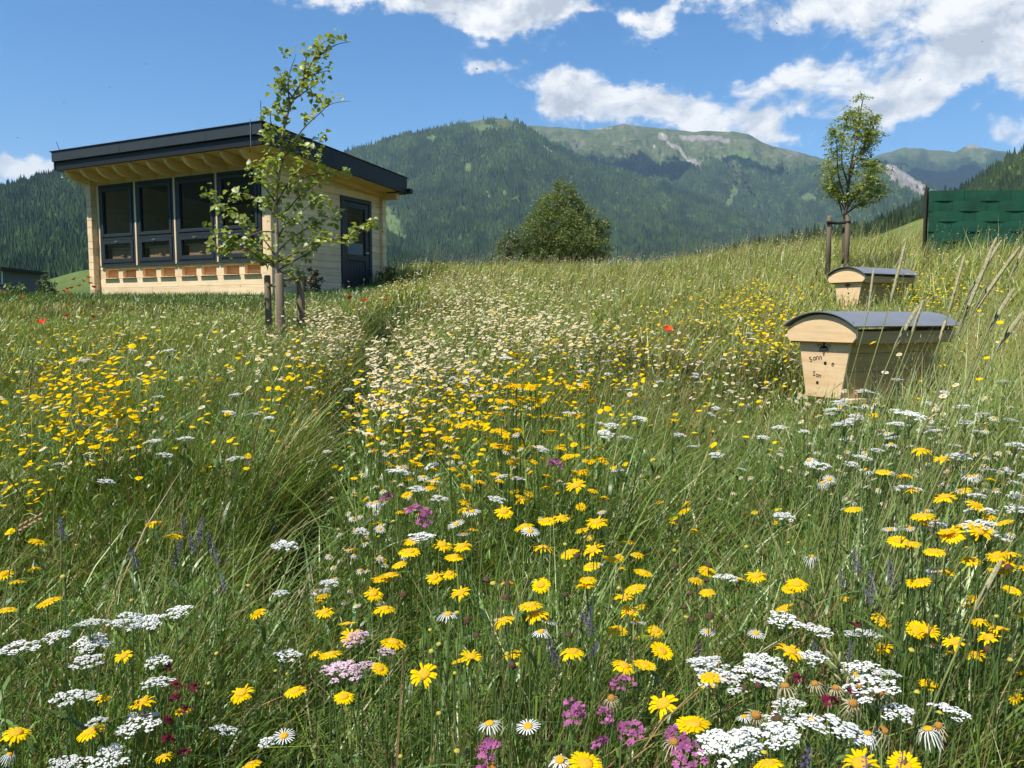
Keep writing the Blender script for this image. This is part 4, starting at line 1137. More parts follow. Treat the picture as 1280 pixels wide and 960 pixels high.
for p in qd:
    zrel = (p.z - rb.z)
    for _ in range(7 if zrel > 1.3 else 3):
        a = rr.random() * 6.28; o0 = p + Vector((rr.gauss(0, .05), rr.gauss(0, .06), rr.gauss(0, .05)))
        dr = Vector((math.cos(a), math.sin(a), rr.uniform(-.5, .35))).normalized()
        sd_ = dr.cross(Vector((0, 0, 1))).normalized()
        ln = rr.uniform(.10, .18)
        for k in range(7):                                    # pinnate leaf: leaflets in pairs along a rib
            for s in (-1, 1):
                lp.append(locr(o0 + dr * ln * k / 6 + sd_ * s * .018 - Vector((0, 0, .02 * (k / 6) ** 2))))
v, f, c = leaves(lp, 0.9, .046, (0.16, 0.23, 0.03), (0.38, 0.43, 0.09), 13, elong=2.4, fold=.12)
link(bpy.data.objects.new('crown', mesh_np('crown', v, f, M_TLEAF, True, c)), rowan)
for (x, yt, dd, lab) in ((1037, 270, .0, 'left wooden post supporting the rowan'), (1060, 269, -.1, 'right wooden post supporting the rowan, in front of its trunk')):
    p = at(x, yt, RD + dd); b_ = Vector((p.x, p.y, float(gz(p.x, p.y)) - .1)); t = thing('support_post', lab, 'post', b_, 0, 'posts of the rowan')
    h = p.z - b_.z
    MB().tube([(0, 0, 0), (0, 0, h - .02), (0, 0, h)], [.042, .040, .034], 10).build('pole', M_STAKE, t, smooth=True)
pa, pb = at(1034, 278, RD - .04), at(1063, 277, RD - .14)
tag(MB().tube([pa, (pa + pb) / 2 + Vector((0, .06, -.012)), pb], .026, 8).build('tie_strap', M_BLACK), 'black strap tying the rowan between its two posts', 'strap')

# --- leafy mound builder for shrubs and the big willow behind the crest
M_DK = mat_basic('dark_twigs', (0.05, 0.035, 0.02), 0.9, 0.3)
def bush(name, label, cat, pos, blobs, nleaf, size, cA, cB, seed, trunk=None, parent=None, elong=2.0, shell=.55):
    r = np.random.default_rng(seed)
    t = thing(name, label, cat, pos) if parent is None else parent
    Cs = []
    tot = sum(b[3] * b[4] * b[5] for b in blobs) ** 1.0
    for (x, y, z, a, b_, c_) in blobs:
        n = int(nleaf * (a * b_ * c_) / tot)
        # clumps on the surface of each lobe, each clump a spray of leaves
        nc = max(8, n // 34)
        d = r.normal(size=(nc, 3)); d /= np.linalg.norm(d, axis=1)[:, None]
        rad = (shell + (1 - shell) * r.random(nc) ** .5) * r.uniform(.82, 1.12, nc)
        cc = d * rad[:, None] * np.array((a, b_, c_)) + np.array((x, y, z))
        per = max(3, n // nc)
        sp = .17 * min(a, b_, c_) 
        pts = np.repeat(cc, per, 0) + r.normal(size=(nc * per, 3)) * np.array((sp, sp, sp * .8))
        Cs.append(pts)
    C = np.concatenate(Cs); C = C[C[:, 2] > -0.1]
    v, f, c = leaves(C, .5, size, cA, cB, seed + 1, elong=elong)
    link(bpy.data.objects.new('crown', mesh_np('crown', v, f, M_TLEAF, True, c)), t)
    if trunk:
        for k, (px_, py_, pz_) in enumerate(trunk):
            MB().tube([(0, 0, -.3), (px_ * .4, py_ * .4, pz_ * .5), (px_, py_, pz_)], [size * 1.3, size, size * .3], 6).build('trunk' if k == 0 else 'branch', M_BARK, t, smooth=True)
    return t
WD = 36.0
wb = at(700, 330, WD); wz = wb.z
sc_ = WD / F
def wl(px_, py_, rx, ry, dep=0, rd=None):
    return ((px_ - 700) * sc_, dep, (330 - py_) * sc_, rx * sc_, (rd or rx) * sc_, ry * sc_)
bush('willow_tree', 'big rounded dense green tree rising behind the crest of the meadow', 'tree', wb,
     [wl(703, 246, 17, 17), wl(688, 262, 20, 18, -.3), wl(716, 262, 18, 18, .2), wl(672, 272, 13, 13, .3), wl(694, 286, 32, 24, -.5), wl(735, 276, 15, 13, -.2), wl(728, 294, 26, 22, .2), wl(752, 292, 12, 18, .3), wl(712, 306, 34, 22, -.9), wl(664, 298, 18, 18, -.4), wl(648, 312, 20, 14, -.2), wl(632, 318, 12, 9), wl(742, 312, 22, 16, -.3), wl(690, 322, 40, 14), wl(700, 234, 8, 8), wl(712, 238, 6, 8, .1), wl(657, 284, 7, 7), wl(759, 280, 6, 7), wl(680, 250, 7, 8)],
     52000, .095, (0.075, 0.12, 0.020), (0.23, 0.28, 0.055), 21, trunk=[(0, 0, 2.2), (.9, 0, 2.6), (-.9, .2, 2.4)], elong=2.6, shell=.60)
bush('small_bush', 'pale loose grey green bush left of the big dense tree', 'bush', at(636, 320, 30.0),
     [(0, 0, .35, .42, .4, .75), (-.25, .1, .0, .5, .4, .5), (.1, 0, .8, .25, .25, .35)], 2600, .07, (0.10, 0.13, 0.06), (0.17, 0.21, 0.09), 22, trunk=[(0, 0, .6)])
bush('corner_shrub', 'dark green pot shrub beside the slate door of the bee house', 'shrub', cabin.matrix_basis @ Vector((.32, SW - .35, .0)),
     [(0, 0, .40, .22, .22, .30), (.05, .0, .62, .13, .13, .16), (-.1, 0, .3, .17, .17, .22)], 1500, .055, (0.02, 0.05, 0.012), (0.05, 0.09, 0.02), 23)
bush('reddish_shrub', 'dark leafy shrub with reddish tops against the side wall of the bee house', 'shrub', cabin.matrix_basis @ Vector((.42, .62, .0)),
     [(0, 0, .22, .20, .18, .28), (.02, 0, .45, .13, .12, .18)], 1100, .055, (0.03, 0.06, 0.015), (0.09, 0.05, 0.03), 24)
pot = thing('plant_pot', 'dark round pot under the shrub beside the door', 'pot', cabin.matrix_basis @ Vector((.32, SW - .35, -.02)))
MB().tube([(0, 0, 0), (0, 0, .2), (0, 0, .24)], [.13, .17, .18], 16).build('pot_body', M_BLACK, pot); MB().tube([(0, 0, .22), (0, 0, .245)], [.15, .15], 16).build('soil', mat_basic('potting_soil', (.03, .02, .015), .95), pot)
bush('dark_bush', 'dark bush beside the low flat roofed building', 'bush', at(57, 368, 30.0), [(0, 0, .36, .22, .22, .42), (.1, 0, .2, .3, .3, .35)], 900, .09, (0.03, 0.055, 0.02), (0.10, 0.14, 0.05), 25)
bush('bright_bush', 'bright green low bush at the edge of the lawn near the low building', 'bush', at(14, 372, 16.5), [(0, 0, .10, .36, .3, .17), (.3, 0, .05, .26, .3, .13), (-.5, 0, .06, .3, .3, .14)], 1300, .07, (0.07, 0.13, 0.03), (0.15, 0.23, 0.06), 26)
# ================================================================ the meadow
M_GRASS = mat_leaf('meadow_green', trans=0.26, gloss=0.05, rough=0.42)
M_PETAL = mat_leaf('petal', trans=0.22, gloss=0.0, tint=(1.0, 1.0, 1.0))
def polar(n, ra, rb_, half=math.radians(48), seed=0):
    r = np.random.default_rng(seed)
    R = np.sqrt(r.uniform(ra * ra, rb_ * rb_, n)); A = r.uniform(-half, half, n)
    return np.stack([R * np.sin(A), R * np.cos(A)], 1), r
def clear_of(P, margin=0.0):
    """keep plants out of the bee house and the hive bodies"""
    x, y = P[:, 0], P[:, 1]
    lx = (x - CX) * .894 + (y - CY) * -.447; ly = (x - CX) * .447 + (y - CY) * .894
    inside = (lx > -FW - .05 - margin) & (lx < .05 + margin) & (ly > -.05 - margin) & (ly < SW + .05 + margin)
    c, s = math.cos(PHI), math.sin(PHI)
    for q in (pm, pm2):
        hx = (x - q.x) * c + (y - q.y) * -s; hy = (x - q.x) * s + (y - q.y) * c
        inside |= (np.abs(hx) < .24) & (hy > -.03) & (hy < 1.0)
    return ~inside
def blades(P, H, Wd, lean, ldir, droop, seg, cA, cB, r, tipy=0.25):
    """tapered curved strips"""
    n = len(P); t = np.linspace(0, 1, seg + 1)
    L = np.stack([np.cos(ldir), np.sin(ldir), 0 * ldir], 1)
    yaw = ldir + math.pi / 2 + r.normal(0, .8, n)
    Sd = np.stack([np.cos(yaw), np.sin(yaw), 0 * yaw], 1)
    C = P[:, None, :] + L[:, None, :] * (H * lean)[:, None, None] * (t ** 1.7)[None, :, None]
    C[..., 2] += (H[:, None] * (t[None] - droop[:, None] * t[None] ** 3))
    w = (Wd[:, None] * (0.55 + 0.9 * t - 1.2 * t ** 2.2)[None]).clip(0.0)
    v = np.zeros((n, 2 * seg + 1, 3))
    v[:, 0:2 * seg:2] = C[:, :seg] - Sd[:, None] * w[:, :seg, None] / 2
    v[:, 1:2 * seg:2] = C[:, :seg] + Sd[:, None] * w[:, :seg, None] / 2
    v[:, -1] = C[:, -1]
    b = (np.arange(n) * (2 * seg + 1))[:, None]
    q = [b + np.array([[2 * i, 2 * i + 1, 2 * i + 3, 2 * i + 2]]) for i in range(seg - 1)]
    tri = b + np.array([[2 * seg - 2, 2 * seg - 1, 2 * seg]])
    k = r.random(n)[:, None]; c = cA * (1 - k) + cB * k
    c = c * (r.uniform(.55, 1.0, n) + .6 * r.random(n) ** 3)[:, None]
    cc = np.repeat(c[:, None], 2 * seg + 1, 1)
    tip = np.concatenate([np.repeat(t[:seg], 2), [1.0]])[None, :, None]
    cc = cc * (1 + tipy * tip * np.array((1.0, .55, .1)))
    return v.reshape(-1, 3), (np.concatenate(q) if q else np.zeros((0, 4), int)), tri, cc.reshape(-1, 3)
class Heap:
    def __init__(self): self.v, self.q, self.t, self.c, self.k = [], [], [], [], 0
    def add(self, v, q, t, c):
        self.v.append(v); self.c.append(c)
        if len(q): self.q.append(q + self.k)
        if len(t): self.t.append(t + self.k)
        self.k += len(v)
    def build(self, name, mat, label, cat, smooth=True):
        fl = []
        if self.q: fl.append(np.concatenate(self.q))
        if self.t: fl.append(np.concatenate(self.t))
        me = mesh_np(name, np.concatenate(self.v), fl, mat, smooth, np.concatenate(self.c))
        o = link(bpy.data.objects.new(name, me)); tag(o, label, cat, kind='stuff')
        return o
def palette(xy, r):
    """meadow colour drifting from place to place, with shade painted in along the path"""
    x, y = xy[:, 0], xy[:, 1]
    a = vnoise(x * .9 + 50, y * .55 + 50, 101, 4)[:, None]; b = vnoise(x * .5 + 80, y * .4 + 20, 102, 4)[:, None]
    far = sstep(y + 1.5 * sstep(x / np.maximum(y, .5), .2, .6), 2.2, 9)[:, None]
    deep = np.array((0.058, 0.122, 0.015)); mid = np.array((0.165, 0.255, 0.036)); olive = np.array((0.235, 0.28, 0.06)); lime = np.array((0.30, 0.37, 0.08))
    c = deep * (1 - a) + mid * a
    c = c * (1 - far * .62) + (olive * (1 - b) + lime * b) * far * .62
    pw = pathw(x, y)[:, None]
    return c * (1 - .35 * pw)  # blades darkened on the path, painting in the shade of the gap
DRY = np.array((0.44, 0.35, 0.17)); DRYR = np.array((0.26, 0.15, 0.07))
def grass_zone(hp, n, ra, rb_, seg, wid, seed, hmul=(.55, 1.05), dry=.10):
    P, r = polar(n, ra, rb_, seed=seed)
    P = P[clear_of(P)]
    # tussocks: density comes and goes
    dn = vnoise(P[:, 0] * 3.2 + 30, P[:, 1] * 3.2 + 30, 55, 3)
    P = P[r.random(len(P)) < 2.3 * dn - .42]
    P = P[r.random(len(P)) > .92 * pathw(P[:, 0], P[:, 1])]
    n = len(P); z = gz(P[:, 0], P[:, 1])
    H = vegh(P[:, 0], P[:, 1]) * r.uniform(hmul[0], hmul[1], n) * np.where(r.random(n) < .05, 1.25, 1.0)
    cA = palette(P, r); cB = cA * np.array((1.45, 1.3, 1.2)) + .008
    dr = r.random(n) < dry * (1 + 1.5 * (vnoise(P[:, 0] * 1.1, P[:, 1] * .8, 66, 3) > .58))
    cA = np.where(dr[:, None], DRY, cA); cB = np.where(dr[:, None], DRYR, cB)
    ld = r.normal(0.15, 1.2, n)                     # wind from the left
    lean = np.abs(r.normal(.42, .34, n)) + .04
    W_ = wid * r.uniform(.5, 1.5, n)
    hp.add(*blades(np.column_stack([P, z]), H, W_, lean, ld, r.uniform(0, .28, n), seg, cA, cB, r))
hp = Heap()
grass_zone(hp, 42000, .38, 2.6, 4, .0046, 1, (.35, .95))
grass_zone(hp, 88000, 2.6, 5.2, 3, .0054, 2, (.45, 1.0))
grass_zone(hp, 125000, 5.2, 10, 2, .0085, 3)
grass_zone(hp, 200000, 10, 25, 2, .014, 4)
hp.build('meadow_grass', M_GRASS, 'green meadow grass blades growing all over the slope', 'grass')

# low herb foliage: feathery leaves that fill the space between the blades
def herbs(hp, n, ra, rb_, L, wid, seed):
    P, r = polar(n, ra, rb_, seed=seed); P = P[clear_of(P)]
    n = len(P); vh = vegh(P[:, 0], P[:, 1]); z = gz(P[:, 0], P[:, 1]) + vh * (r.random(n) ** 1.1) * .80
    cA = palette(P, r) * np.array((.75, .9, .9)); cB = cA * np.array((1.7, 1.5, 1.5))
    H = L * r.uniform(.5, 1.4, n)
    hp.add(*blades(np.column_stack([P, z]), H * .55, wid * r.uniform(.6, 1.6, n), r.uniform(.3, 1.8, n), r.uniform(0, 6.28, n), r.uniform(-.2, .5, n), 2, cA, cB, r, .05))
hp = Heap()
herbs(hp, 72000, .38, 2.6, .040, .0042, 11)
herbs(hp, 80000, 2.6, 5.4, .055, .0065, 12)
herbs(hp, 62000, 5.4, 10.5, .085, .011, 13)
hp.build('herb_foliage', M_GRASS, 'fine feathery herb leaves between the grass', 'leaves')

# thin upright flower stalks and dry straws with loose seed heads
def straws(hp, n, ra, rb_, seed, wid, hm=(0.85, 1.25), colr=None, heads=.5, hs=1.0, xr=None, lean0=.20):
    P, r = polar(n, ra, rb_, seed=seed); P = P[clear_of(P)]
    if xr is not None: P = P[xr(P[:, 0], P[:, 1])]
    P = P[r.random(len(P)) > .8 * pathw(P[:, 0], P[:, 1])]
    n = len(P); z = gz(P[:, 0], P[:, 1])
    H = vegh(P[:, 0], P[:, 1]) * r.uniform(*hm, n)
    g = palette(P, r) * 1.5; k = r.random(n)[:, None]
    c0 = g * k + DRY * (1 - k) if colr is None else np.tile(colr, (n, 1))
    ld = r.normal(.15, .7, n); lean = np.abs(r.normal(lean0, .12, n)); dp = r.uniform(0, .10, n)
    hp.add(*blades(np.column_stack([P, z]), H, wid * np.ones(n), lean, ld, dp, 4, c0, c0 * 1.15, r, .1))
    hd = r.random(n) < heads
    Q = np.column_stack([P, z])[hd]; Hh, le, dd, pp, cc = H[hd], lean[hd], ld[hd], dp[hd], c0[hd]
    m = len(Q); S_ = 16
    T = (0.80 + 0.21 * np.linspace(0, 1, S_))[None] + r.uniform(-.01, .01, (m, S_))
    C = Q[:, None, :] + np.stack([np.cos(dd), np.sin(dd), 0 * dd], 1)[:, None] * (Hh * le)[:, None, None] * (T ** 1.7)[..., None]
    C[..., 2] += Hh[:, None] * (T - pp[:, None] * T ** 3)
    sp = .012 * hs * (1.15 - np.linspace(0, 1, S_))[None, :, None]
    C = C + r.normal(size=(m, S_, 3)) * sp * np.array((1, 1, .5))
    C = C.reshape(-1, 3); K = len(C)
    sc = np.repeat(cc, S_, 0); sc = sc * .5 + np.array((.30, .22, .12)) * .5
    hp.add(*blades(C, .011 * hs * r.uniform(.6, 1.3, K), .0028 * hs * r.uniform(.7, 1.3, K), r.uniform(.2, .9, K), r.normal(.1, 1.2, K), r.uniform(0, .2, K), 1, sc, sc * 1.3, r, .0))
NOLAWN = lambda x, y: ~((x < -1.2) & (y > 10.5) & (y < 19))
hp = Heap()
straws(hp, 520, .8, 2.8, 21, .0020)
straws(hp, 2600, 2.8, 6, 22, .0028, hm=(.8, 1.3), hs=1.2)
straws(hp, 3000, 6, 14, 23, .0050, hm=(.8, 1.4), hs=1.8, xr=NOLAWN)
straws(hp, 2600, 14, 26, 24, .0095, hm=(.8, 1.5), hs=2.4, xr=NOLAWN)
straws(hp, 12000, 1.6, 8.5, 25, .0030, hm=(.85, 1.45), hs=1.1, xr=lambda x, y: (x > .42 * y) & (x < 1.2 * y), lean0=.38, heads=.6)
straws(hp, 900, 17, 25, 26, .010, hm=(1.0, 1.7), hs=2.6, xr=lambda x, y: (x > -3.2) & (x < 8), heads=.9, colr=np.array((.30, .24, .13)))
hp.build('seeding_grass', M_GRASS, 'thin straws with loose pale seed heads standing above the meadow', 'grass')

# broad strong blades on the right
hp = Heap()
P, r = polar(7000, 1.5, 4.6, seed=31); P = P[(P[:, 0] > .16 * P[:, 1] + .1)]; P = P[clear_of(P)]
P = P[r.random(len(P)) < .25 + sstep(P[:, 0] / P[:, 1], .2, .55)]
n = len(P)
hp.add(*blades(np.column_stack([P, gz(P[:, 0], P[:, 1])]), vegh(P[:, 0], P[:, 1]) * r.uniform(.7, 1.18, n), r.uniform(.005, .0115, n), np.abs(r.normal(.4, .15, n)), r.normal(.2, .6, n), r.uniform(0, .25, n), 5,
               np.tile((.12, .20, .045), (n, 1)), np.tile((.22, .30, .08), (n, 1)), r))
P, r = polar(420, 1.0, 3.0, seed=32); n = len(P)
hp.add(*blades(np.column_stack([P, gz(P[:, 0], P[:, 1])]), vegh(P[:, 0], P[:, 1]) * r.uniform(.6, 1.0, n), r.uniform(.006, .012, n), np.abs(r.normal(.6, .25, n)), r.uniform(-1.5, 2, n), r.uniform(.1, .5, n), 6,
               np.tile((.09, .17, .04), (n, 1)), np.tile((.17, .26, .08), (n, 1)), r))
hp.build('broad_grass', M_GRASS, 'broad bright green grass blades leaning to one side', 'grass')

# broad herb leaves between the stems
hp = Heap()
P, r = polar(5200, .5, 4.2, seed=35); P = P[clear_of(P)]; n = len(P)
Z = gz(P[:, 0], P[:, 1]) + vegh(P[:, 0], P[:, 1]) * r.uniform(.1, .82, n)
hp.add(*blades(np.column_stack([P, Z]), r.uniform(.03, .09, n), r.uniform(.008, .018, n), r.uniform(.5, 2.0, n), r.uniform(0, 6.28, n), r.uniform(.0, .8, n), 4,
               np.tile((.06, .12, .025), (n, 1)), np.tile((.16, .25, .06), (n, 1)), r, .1))
hp.build('broad_leaves', M_GRASS, 'broad green herb leaves between the flower stems', 'leaves')

# short mown lawn before the bee house is part of the zones above; a denser turf edge here
hp = Heap()
r = np.random.default_rng(41); n = 42000
P = np.column_stack([r.uniform(-15, -.8, n), r.uniform(11.6, 19.5, n)]); P = P[clear_of(P)]; n = len(P)
hgt = .05 + .07 * vnoise(P[:, 0] * 2, P[:, 1] * 2, 43, 3)
hp.add(*blades(np.column_stack([P, gz(P[:, 0], P[:, 1])]), hgt * r.uniform(.6, 1.5, n), .012 * np.ones(n), r.uniform(.1, .8, n), r.uniform(0, 6.28, n), 0 * P[:, 0], 2,
               np.tile((.06, .13, .022), (n, 1)), np.tile((.12, .21, .04), (n, 1)), r))
hp.build('lawn_grass', M_GRASS, 'short green lawn in front of the bee house', 'grass')

# ---------------------------------------------------------------- flower building kits
YEL = (0.86, 0.57, 0.004); YEL2 = (0.80, 0.40, 0.004); DISC = (0.72, 0.38, 0.01); WHT = (0.80, 0.80, 0.76); GRN = (0.12, 0.20, 0.05)
def head_parts(npet, R, rin, seed, droop=.12, wfac=1.0, two_rows=True):
    """petals as rounded tongues round a disc: returns (verts, faces)"""
    r = random.Random(seed); m = MB()
    rows = 2 if two_rows else 1
    for row in range(rows):
        for k in range(npet // rows):
            a = 2 * math.pi * (k + .5 * row) / (npet // rows) + r.uniform(-.06, .06)
            L = R * r.uniform(.90, 1.04) * (1 - .05 * row); w = math.pi * (R + rin) / 2 / (npet / rows) * 1.02 * wfac
            dz = -droop * R * r.uniform(.2, 1.5); z0 = .0008 * row
            ca, sa = math.cos(a), math.sin(a)
            def pt(rad, s, z): return (ca * rad - sa * s, sa * rad + ca * s, z)
            m.add([pt(rin * .8, -w * .32, z0), pt(rin * .8, w * .32, z0), pt((rin + L) / 2, w * .5, z0 + .001 + dz * .25), pt((rin + L) / 2, -w * .5, z0 + .001 + dz * .25), pt(L * .93, w * .38, z0 + dz * .8), pt(L * .93, -w * .38, z0 + dz * .8), pt(L, 0, z0 + dz)],
                  [(0, 1, 2, 3), (3, 2, 4, 5), (5, 4, 6)])
    return m
def disc_mesh(Rd, hgt, seed, n=14):
    m = MB(); r = random.Random(seed); vs = []; rings = 5
    for j in range(rings):
        q = j / rings
        for k in range(n):
            a = 2 * math.pi * (k + .5 * (j % 2)) / n; rad = Rd * math.cos(q * math.pi / 2) * r.uniform(.94, 1.06)
            vs.append((rad * math.cos(a), rad * math.sin(a), hgt * math.sin(q * math.pi / 2) * r.uniform(.85, 1.15) + .0006))
    vs.append((0, 0, hgt * .82)); fs = []
    for j in range(rings - 1):
        for k in range(n):
            fs.append((j * n + k, j * n + (k + 1) % n, (j + 1) * n + (k + 1) % n, (j + 1) * n + k))
    for k in range(n): fs.append(((rings - 1) * n + k, (rings - 1) * n + (k + 1) % n, rings * n))
    return m.add(vs, fs)
def fmat(name, color, trans=.2, var=.12, tint=(1, 1, 1)): return mat_leaf(name, False, color, trans, var=var, gloss=0.0, tint=tint)
M_YPET = fmat('yellow_petal', YEL, tint=(1, .9, .5)); M_YDISC = mat_basic('yellow_disc', DISC, .8, .30, 300, bump=.003, bscale=500)
M_WPET = fmat('white_petal', WHT); M_STEM = mat_leaf('stem_green', False, GRN, .15, gloss=.05); M_BROWN = mat_basic('dried_brown', (.085, .048, .022), .9, .5, 300, bump=.004, bscale=500)
M_PINK = fmat('pink_petal', (.42, .13, .29), var=.6); M_VIOLET = fmat('violet_petal', (.17, .115, .27), var=.3); M_POPPY = fmat('poppy_petal', (.72, .09, .03), var=.2)
M_CRIMS = fmat('crimson_petal', (.18, .015, .05), var=.4); M_PPINK = fmat('pale_pink_petal', (.70, .50, .58), var=.12); M_DAYLILY = fmat('red_flower', (.42, .06, .04), var=.3)
def stem_mesh(bend, thick, seed):
    r = random.Random(seed); a = r.uniform(0, 6.28)
    pts = [(bend * math.cos(a) * t * t, bend * math.sin(a) * t * t, t) for t in (0, .3, .6, .85, 1.0)]
    m = MB().tube(pts, [thick * 1.2, thick, thick, thick * .9, thick * .9], 5, cap=False)
    return m.mesh('stem', M_STEM, True), pts[-1]
STEMS = [stem_mesh(b, .0011, i) for i, b in enumerate((.02, .05, .08, .05, .03, .10))]
YH = [(head_parts(26, .0215, .0085, i, droop=d).mesh('ray_florets', M_YPET), disc_mesh(.0093, .0042, i).mesh('flower_disc', M_YDISC, True)) for i, d in enumerate((.02, .10, .18, -.05, .3))]
def ragged(npet, R, rin, seed, drop, droop):
    m = head_parts(npet, R, rin, seed, droop=droop); r = random.Random(seed + 5); gone = {i for i in range(npet) if r.random() < drop}
    v2, f2 = [], []
    for i in range(npet):
        if i in gone: continue
        k = len(v2); seg = m.v[i * 7:(i + 1) * 7]; kz = r.uniform(-.5, .9)
        v2 += [(x, y, z + kz * max(0, math.hypot(x, y) - rin) * .6) for x, y, z in seg]; f2 += [(k, k + 1, k + 2, k + 3), (k + 3, k + 2, k + 4, k + 5), (k + 5, k + 4, k + 6)]
    m.v, m.f = v2, f2; return m
YH += [(ragged(26, .0215, .0085, 80 + i, .06 + .05 * i, .2).mesh('ray_florets', M_YPET), disc_mesh(.0096, .005, 80 + i).mesh('flower_disc', M_YDISC, True)) for i in range(3)]
[(head_parts(22, .0150, .0080, 90, droop=-.9, two_rows=True).mesh('ray_florets', M_YPET), disc_mesh(.0085, .0035, 91).mesh('flower_disc', M_YDISC, True))]
WH = [(head_parts(20, .0215, .0070, 30 + i, droop=d, two_rows=False, wfac=.86).mesh('ray_florets', M_WPET), disc_mesh(.0075, .0045, i).mesh('flower_disc', M_YDISC, True)) for i, d in enumerate((.02, .12, .35, .9, -.05))]
def join_cols(parts, name):
    """MB shapes with one colour each -> one mesh with vertex colours"""
    v, f3, f4, c, k = [], [], [], [], 0
    for m, col_, M_ in parts:
        vv = np.array(m.v)
        if M_ is not None: vv = (np.array(M_.to_3x3()) @ vv.T).T + np.array(M_.translation)
        v.append(vv); c.append(np.tile(col_, (len(vv), 1)))
        for f in m.f:
            f = [i + k for i in f]
            if len(f) == 3: f3.append(f)
            elif len(f) == 4: f4.append(f)
            else:
                for j in range(1, len(f) - 1): f3.append([f[0], f[j], f[j + 1]])
        k += len(vv)
    fl = [np.array(x) for x in (f4, f3) if x]
    return mesh_np(name, np.concatenate(v), fl, M_PETAL, False, np.concatenate(c))
def mid_flower(kind, seed):
    r = random.Random(seed)
    tilt = Matrix.Translation((0, 0, 1)) @ Matrix.Rotation(r.uniform(-.45, .45), 4, 'X') @ Matrix.Rotation(r.uniform(-.45, .45), 4, 'Y')
    if kind == 'y': hd = head_parts(14, .021, .008, seed, two_rows=False, wfac=1.3); dc = disc_mesh(.009, .004, seed, 7); pc, dcol = YEL, DISC
    else: hd = head_parts(11, .017, .0055, seed, two_rows=False, droop=.25, wfac=.95); dc = disc_mesh(.0065, .0045, seed, 6); pc, dcol = WHT, (.68, .42, .03)
    st = MB().tube([(0, 0, 0), (r.uniform(-.02, .02), r.uniform(-.02, .02), .5), (0, 0, 1)], .0014, 3, cap=False)
    return st, hd, dc, pc, dcol, tilt
def mid_mesh(kind, seed):
    st, hd, dc, pc, dcol, tilt = mid_flower(kind, seed)
    return join_cols([(st, GRN, None), (hd, pc, tilt), (dc, dcol, tilt)], 'yellow_daisy' if kind == 'y' else 'white_daisy')
# heights vary, so each size class has its own mesh set (z is scaled, the head flattened only a little)
def low_heads(pos, size, r, ring, center=None, cz=.18, nseg=7, crad=.42):
    """far heads: small faceted discs; returns heap-ready arrays"""
    n = len(pos)
    nrm = np.column_stack([r.normal(-.15, .3, n), r.normal(-.15, .3, n), np.ones(n)]); nrm /= np.linalg.norm(nrm, axis=1)[:, None]
    u = np.cross(nrm, np.array([0.3, 1, 0])); u /= np.linalg.norm(u, axis=1)[:, None]; w = np.cross(nrm, u)
    k = nseg * 2 if center is not None else nseg
    v = np.zeros((n, k + 1, 3)); a0 = r.random(n) * 6.28
    for i in range(nseg):
        a = a0 + i * 2 * math.pi / nseg; rad = size * r.uniform(.8, 1.12, n)
        e = (u * np.cos(a)[:, None] + w * np.sin(a)[:, None])
        v[:, i] = pos + e * rad[:, None]
        if center is not None: v[:, nseg + i] = pos + e * (size * crad)[:, None] + nrm * (size * .10)[:, None]
    v[:, k] = pos + nrm * (size * (cz + .1))[:, None]
    b = (np.arange(n) * (k + 1))[:, None]; tri = []; q = []
    for i in range(nseg):
        j = (i + 1) % nseg
        if center is None: tri.append(b + np.array([[i, j, k]]))
        else:
            q.append(b + np.array([[i, j, nseg + j, nseg + i]])); tri.append(b + np.array([[nseg + i, nseg + j, k]]))
    tone = r.uniform(.85, 1.1, n)[:, None, None]
    c = np.tile(np.array(ring), (n, k + 1, 1)) * tone
    if center is not None: c[:, nseg:] = np.array(center)
    else: c[:, k] = c[:, k] * .9
    return v.reshape(-1, 3), (np.concatenate(q) if q else np.zeros((0, 4), int)), np.concatenate(tri), c.reshape(-1, 3)

# ---------------------------------------------------------------- where the flowers grow (photo pixels of each drift)
def drift(lst, r):
    xs, ys = [], []
    for (cx, cy, rx, ry, rot, n) in lst:
        a = r.normal(0, .5, n) if True else 0; b_ = r.normal(0, .5, n)
        c, s = math.cos(math.radians(rot)), math.sin(math.radians(rot))
        xs.append(cx + a * rx * c - b_ * ry * s); ys.append(cy + a * rx * s + b_ * ry * c)
    return np.concatenate(xs), np.concatenate(ys)
rf_ = np.random.default_rng(77)
HERO_Y = [(5, 706), (43, 703), (61, 752), (9, 762), (155, 820), (129, 873), (177, 879), (228, 889), (21, 916), (113, 915), (205, 946), (302, 867), (369, 864), (400, 750), (406, 765), (395, 817), (413, 818),
 (313, 956), (193, 655), (217, 658), (515, 677), (553, 681), (578, 683), (568, 697), (655, 658), (702, 647), (679, 685), (543, 722), (467, 742), (480, 761), (576, 741), (676, 731), (663, 757), (630, 775), (671, 768),
 (434, 780), (439, 797), (500, 706), (487, 719), (478, 724), (492, 803), (475, 836), (589, 821), (530, 843), (430, 871), (715, 815), (827, 814), (787, 765), (780, 747), (804, 716), (732, 731), (742, 687), (797, 688),
 (780, 832), (806, 832), (829, 880), (862, 906), (732, 955), (735, 725), (887, 857), (884, 714), (884, 740), (925, 724), (945, 720), (986, 736), (996, 730), (987, 814), (868, 905), (1153, 652), (1184, 665), (1202, 658),
 (1227, 661), (1220, 643), (1138, 613), (1168, 690), (1139, 680), (1236, 797), (1248, 786), (1255, 703), (1130, 957), (960, 955), (1075, 955), (1265, 738), (1190, 668), (1245, 696), (855, 648), (868, 676), (842, 652), (500, 640), (533, 645), (600, 612), (625, 610), (537, 602), (575, 588), (512, 690), (765, 700)]
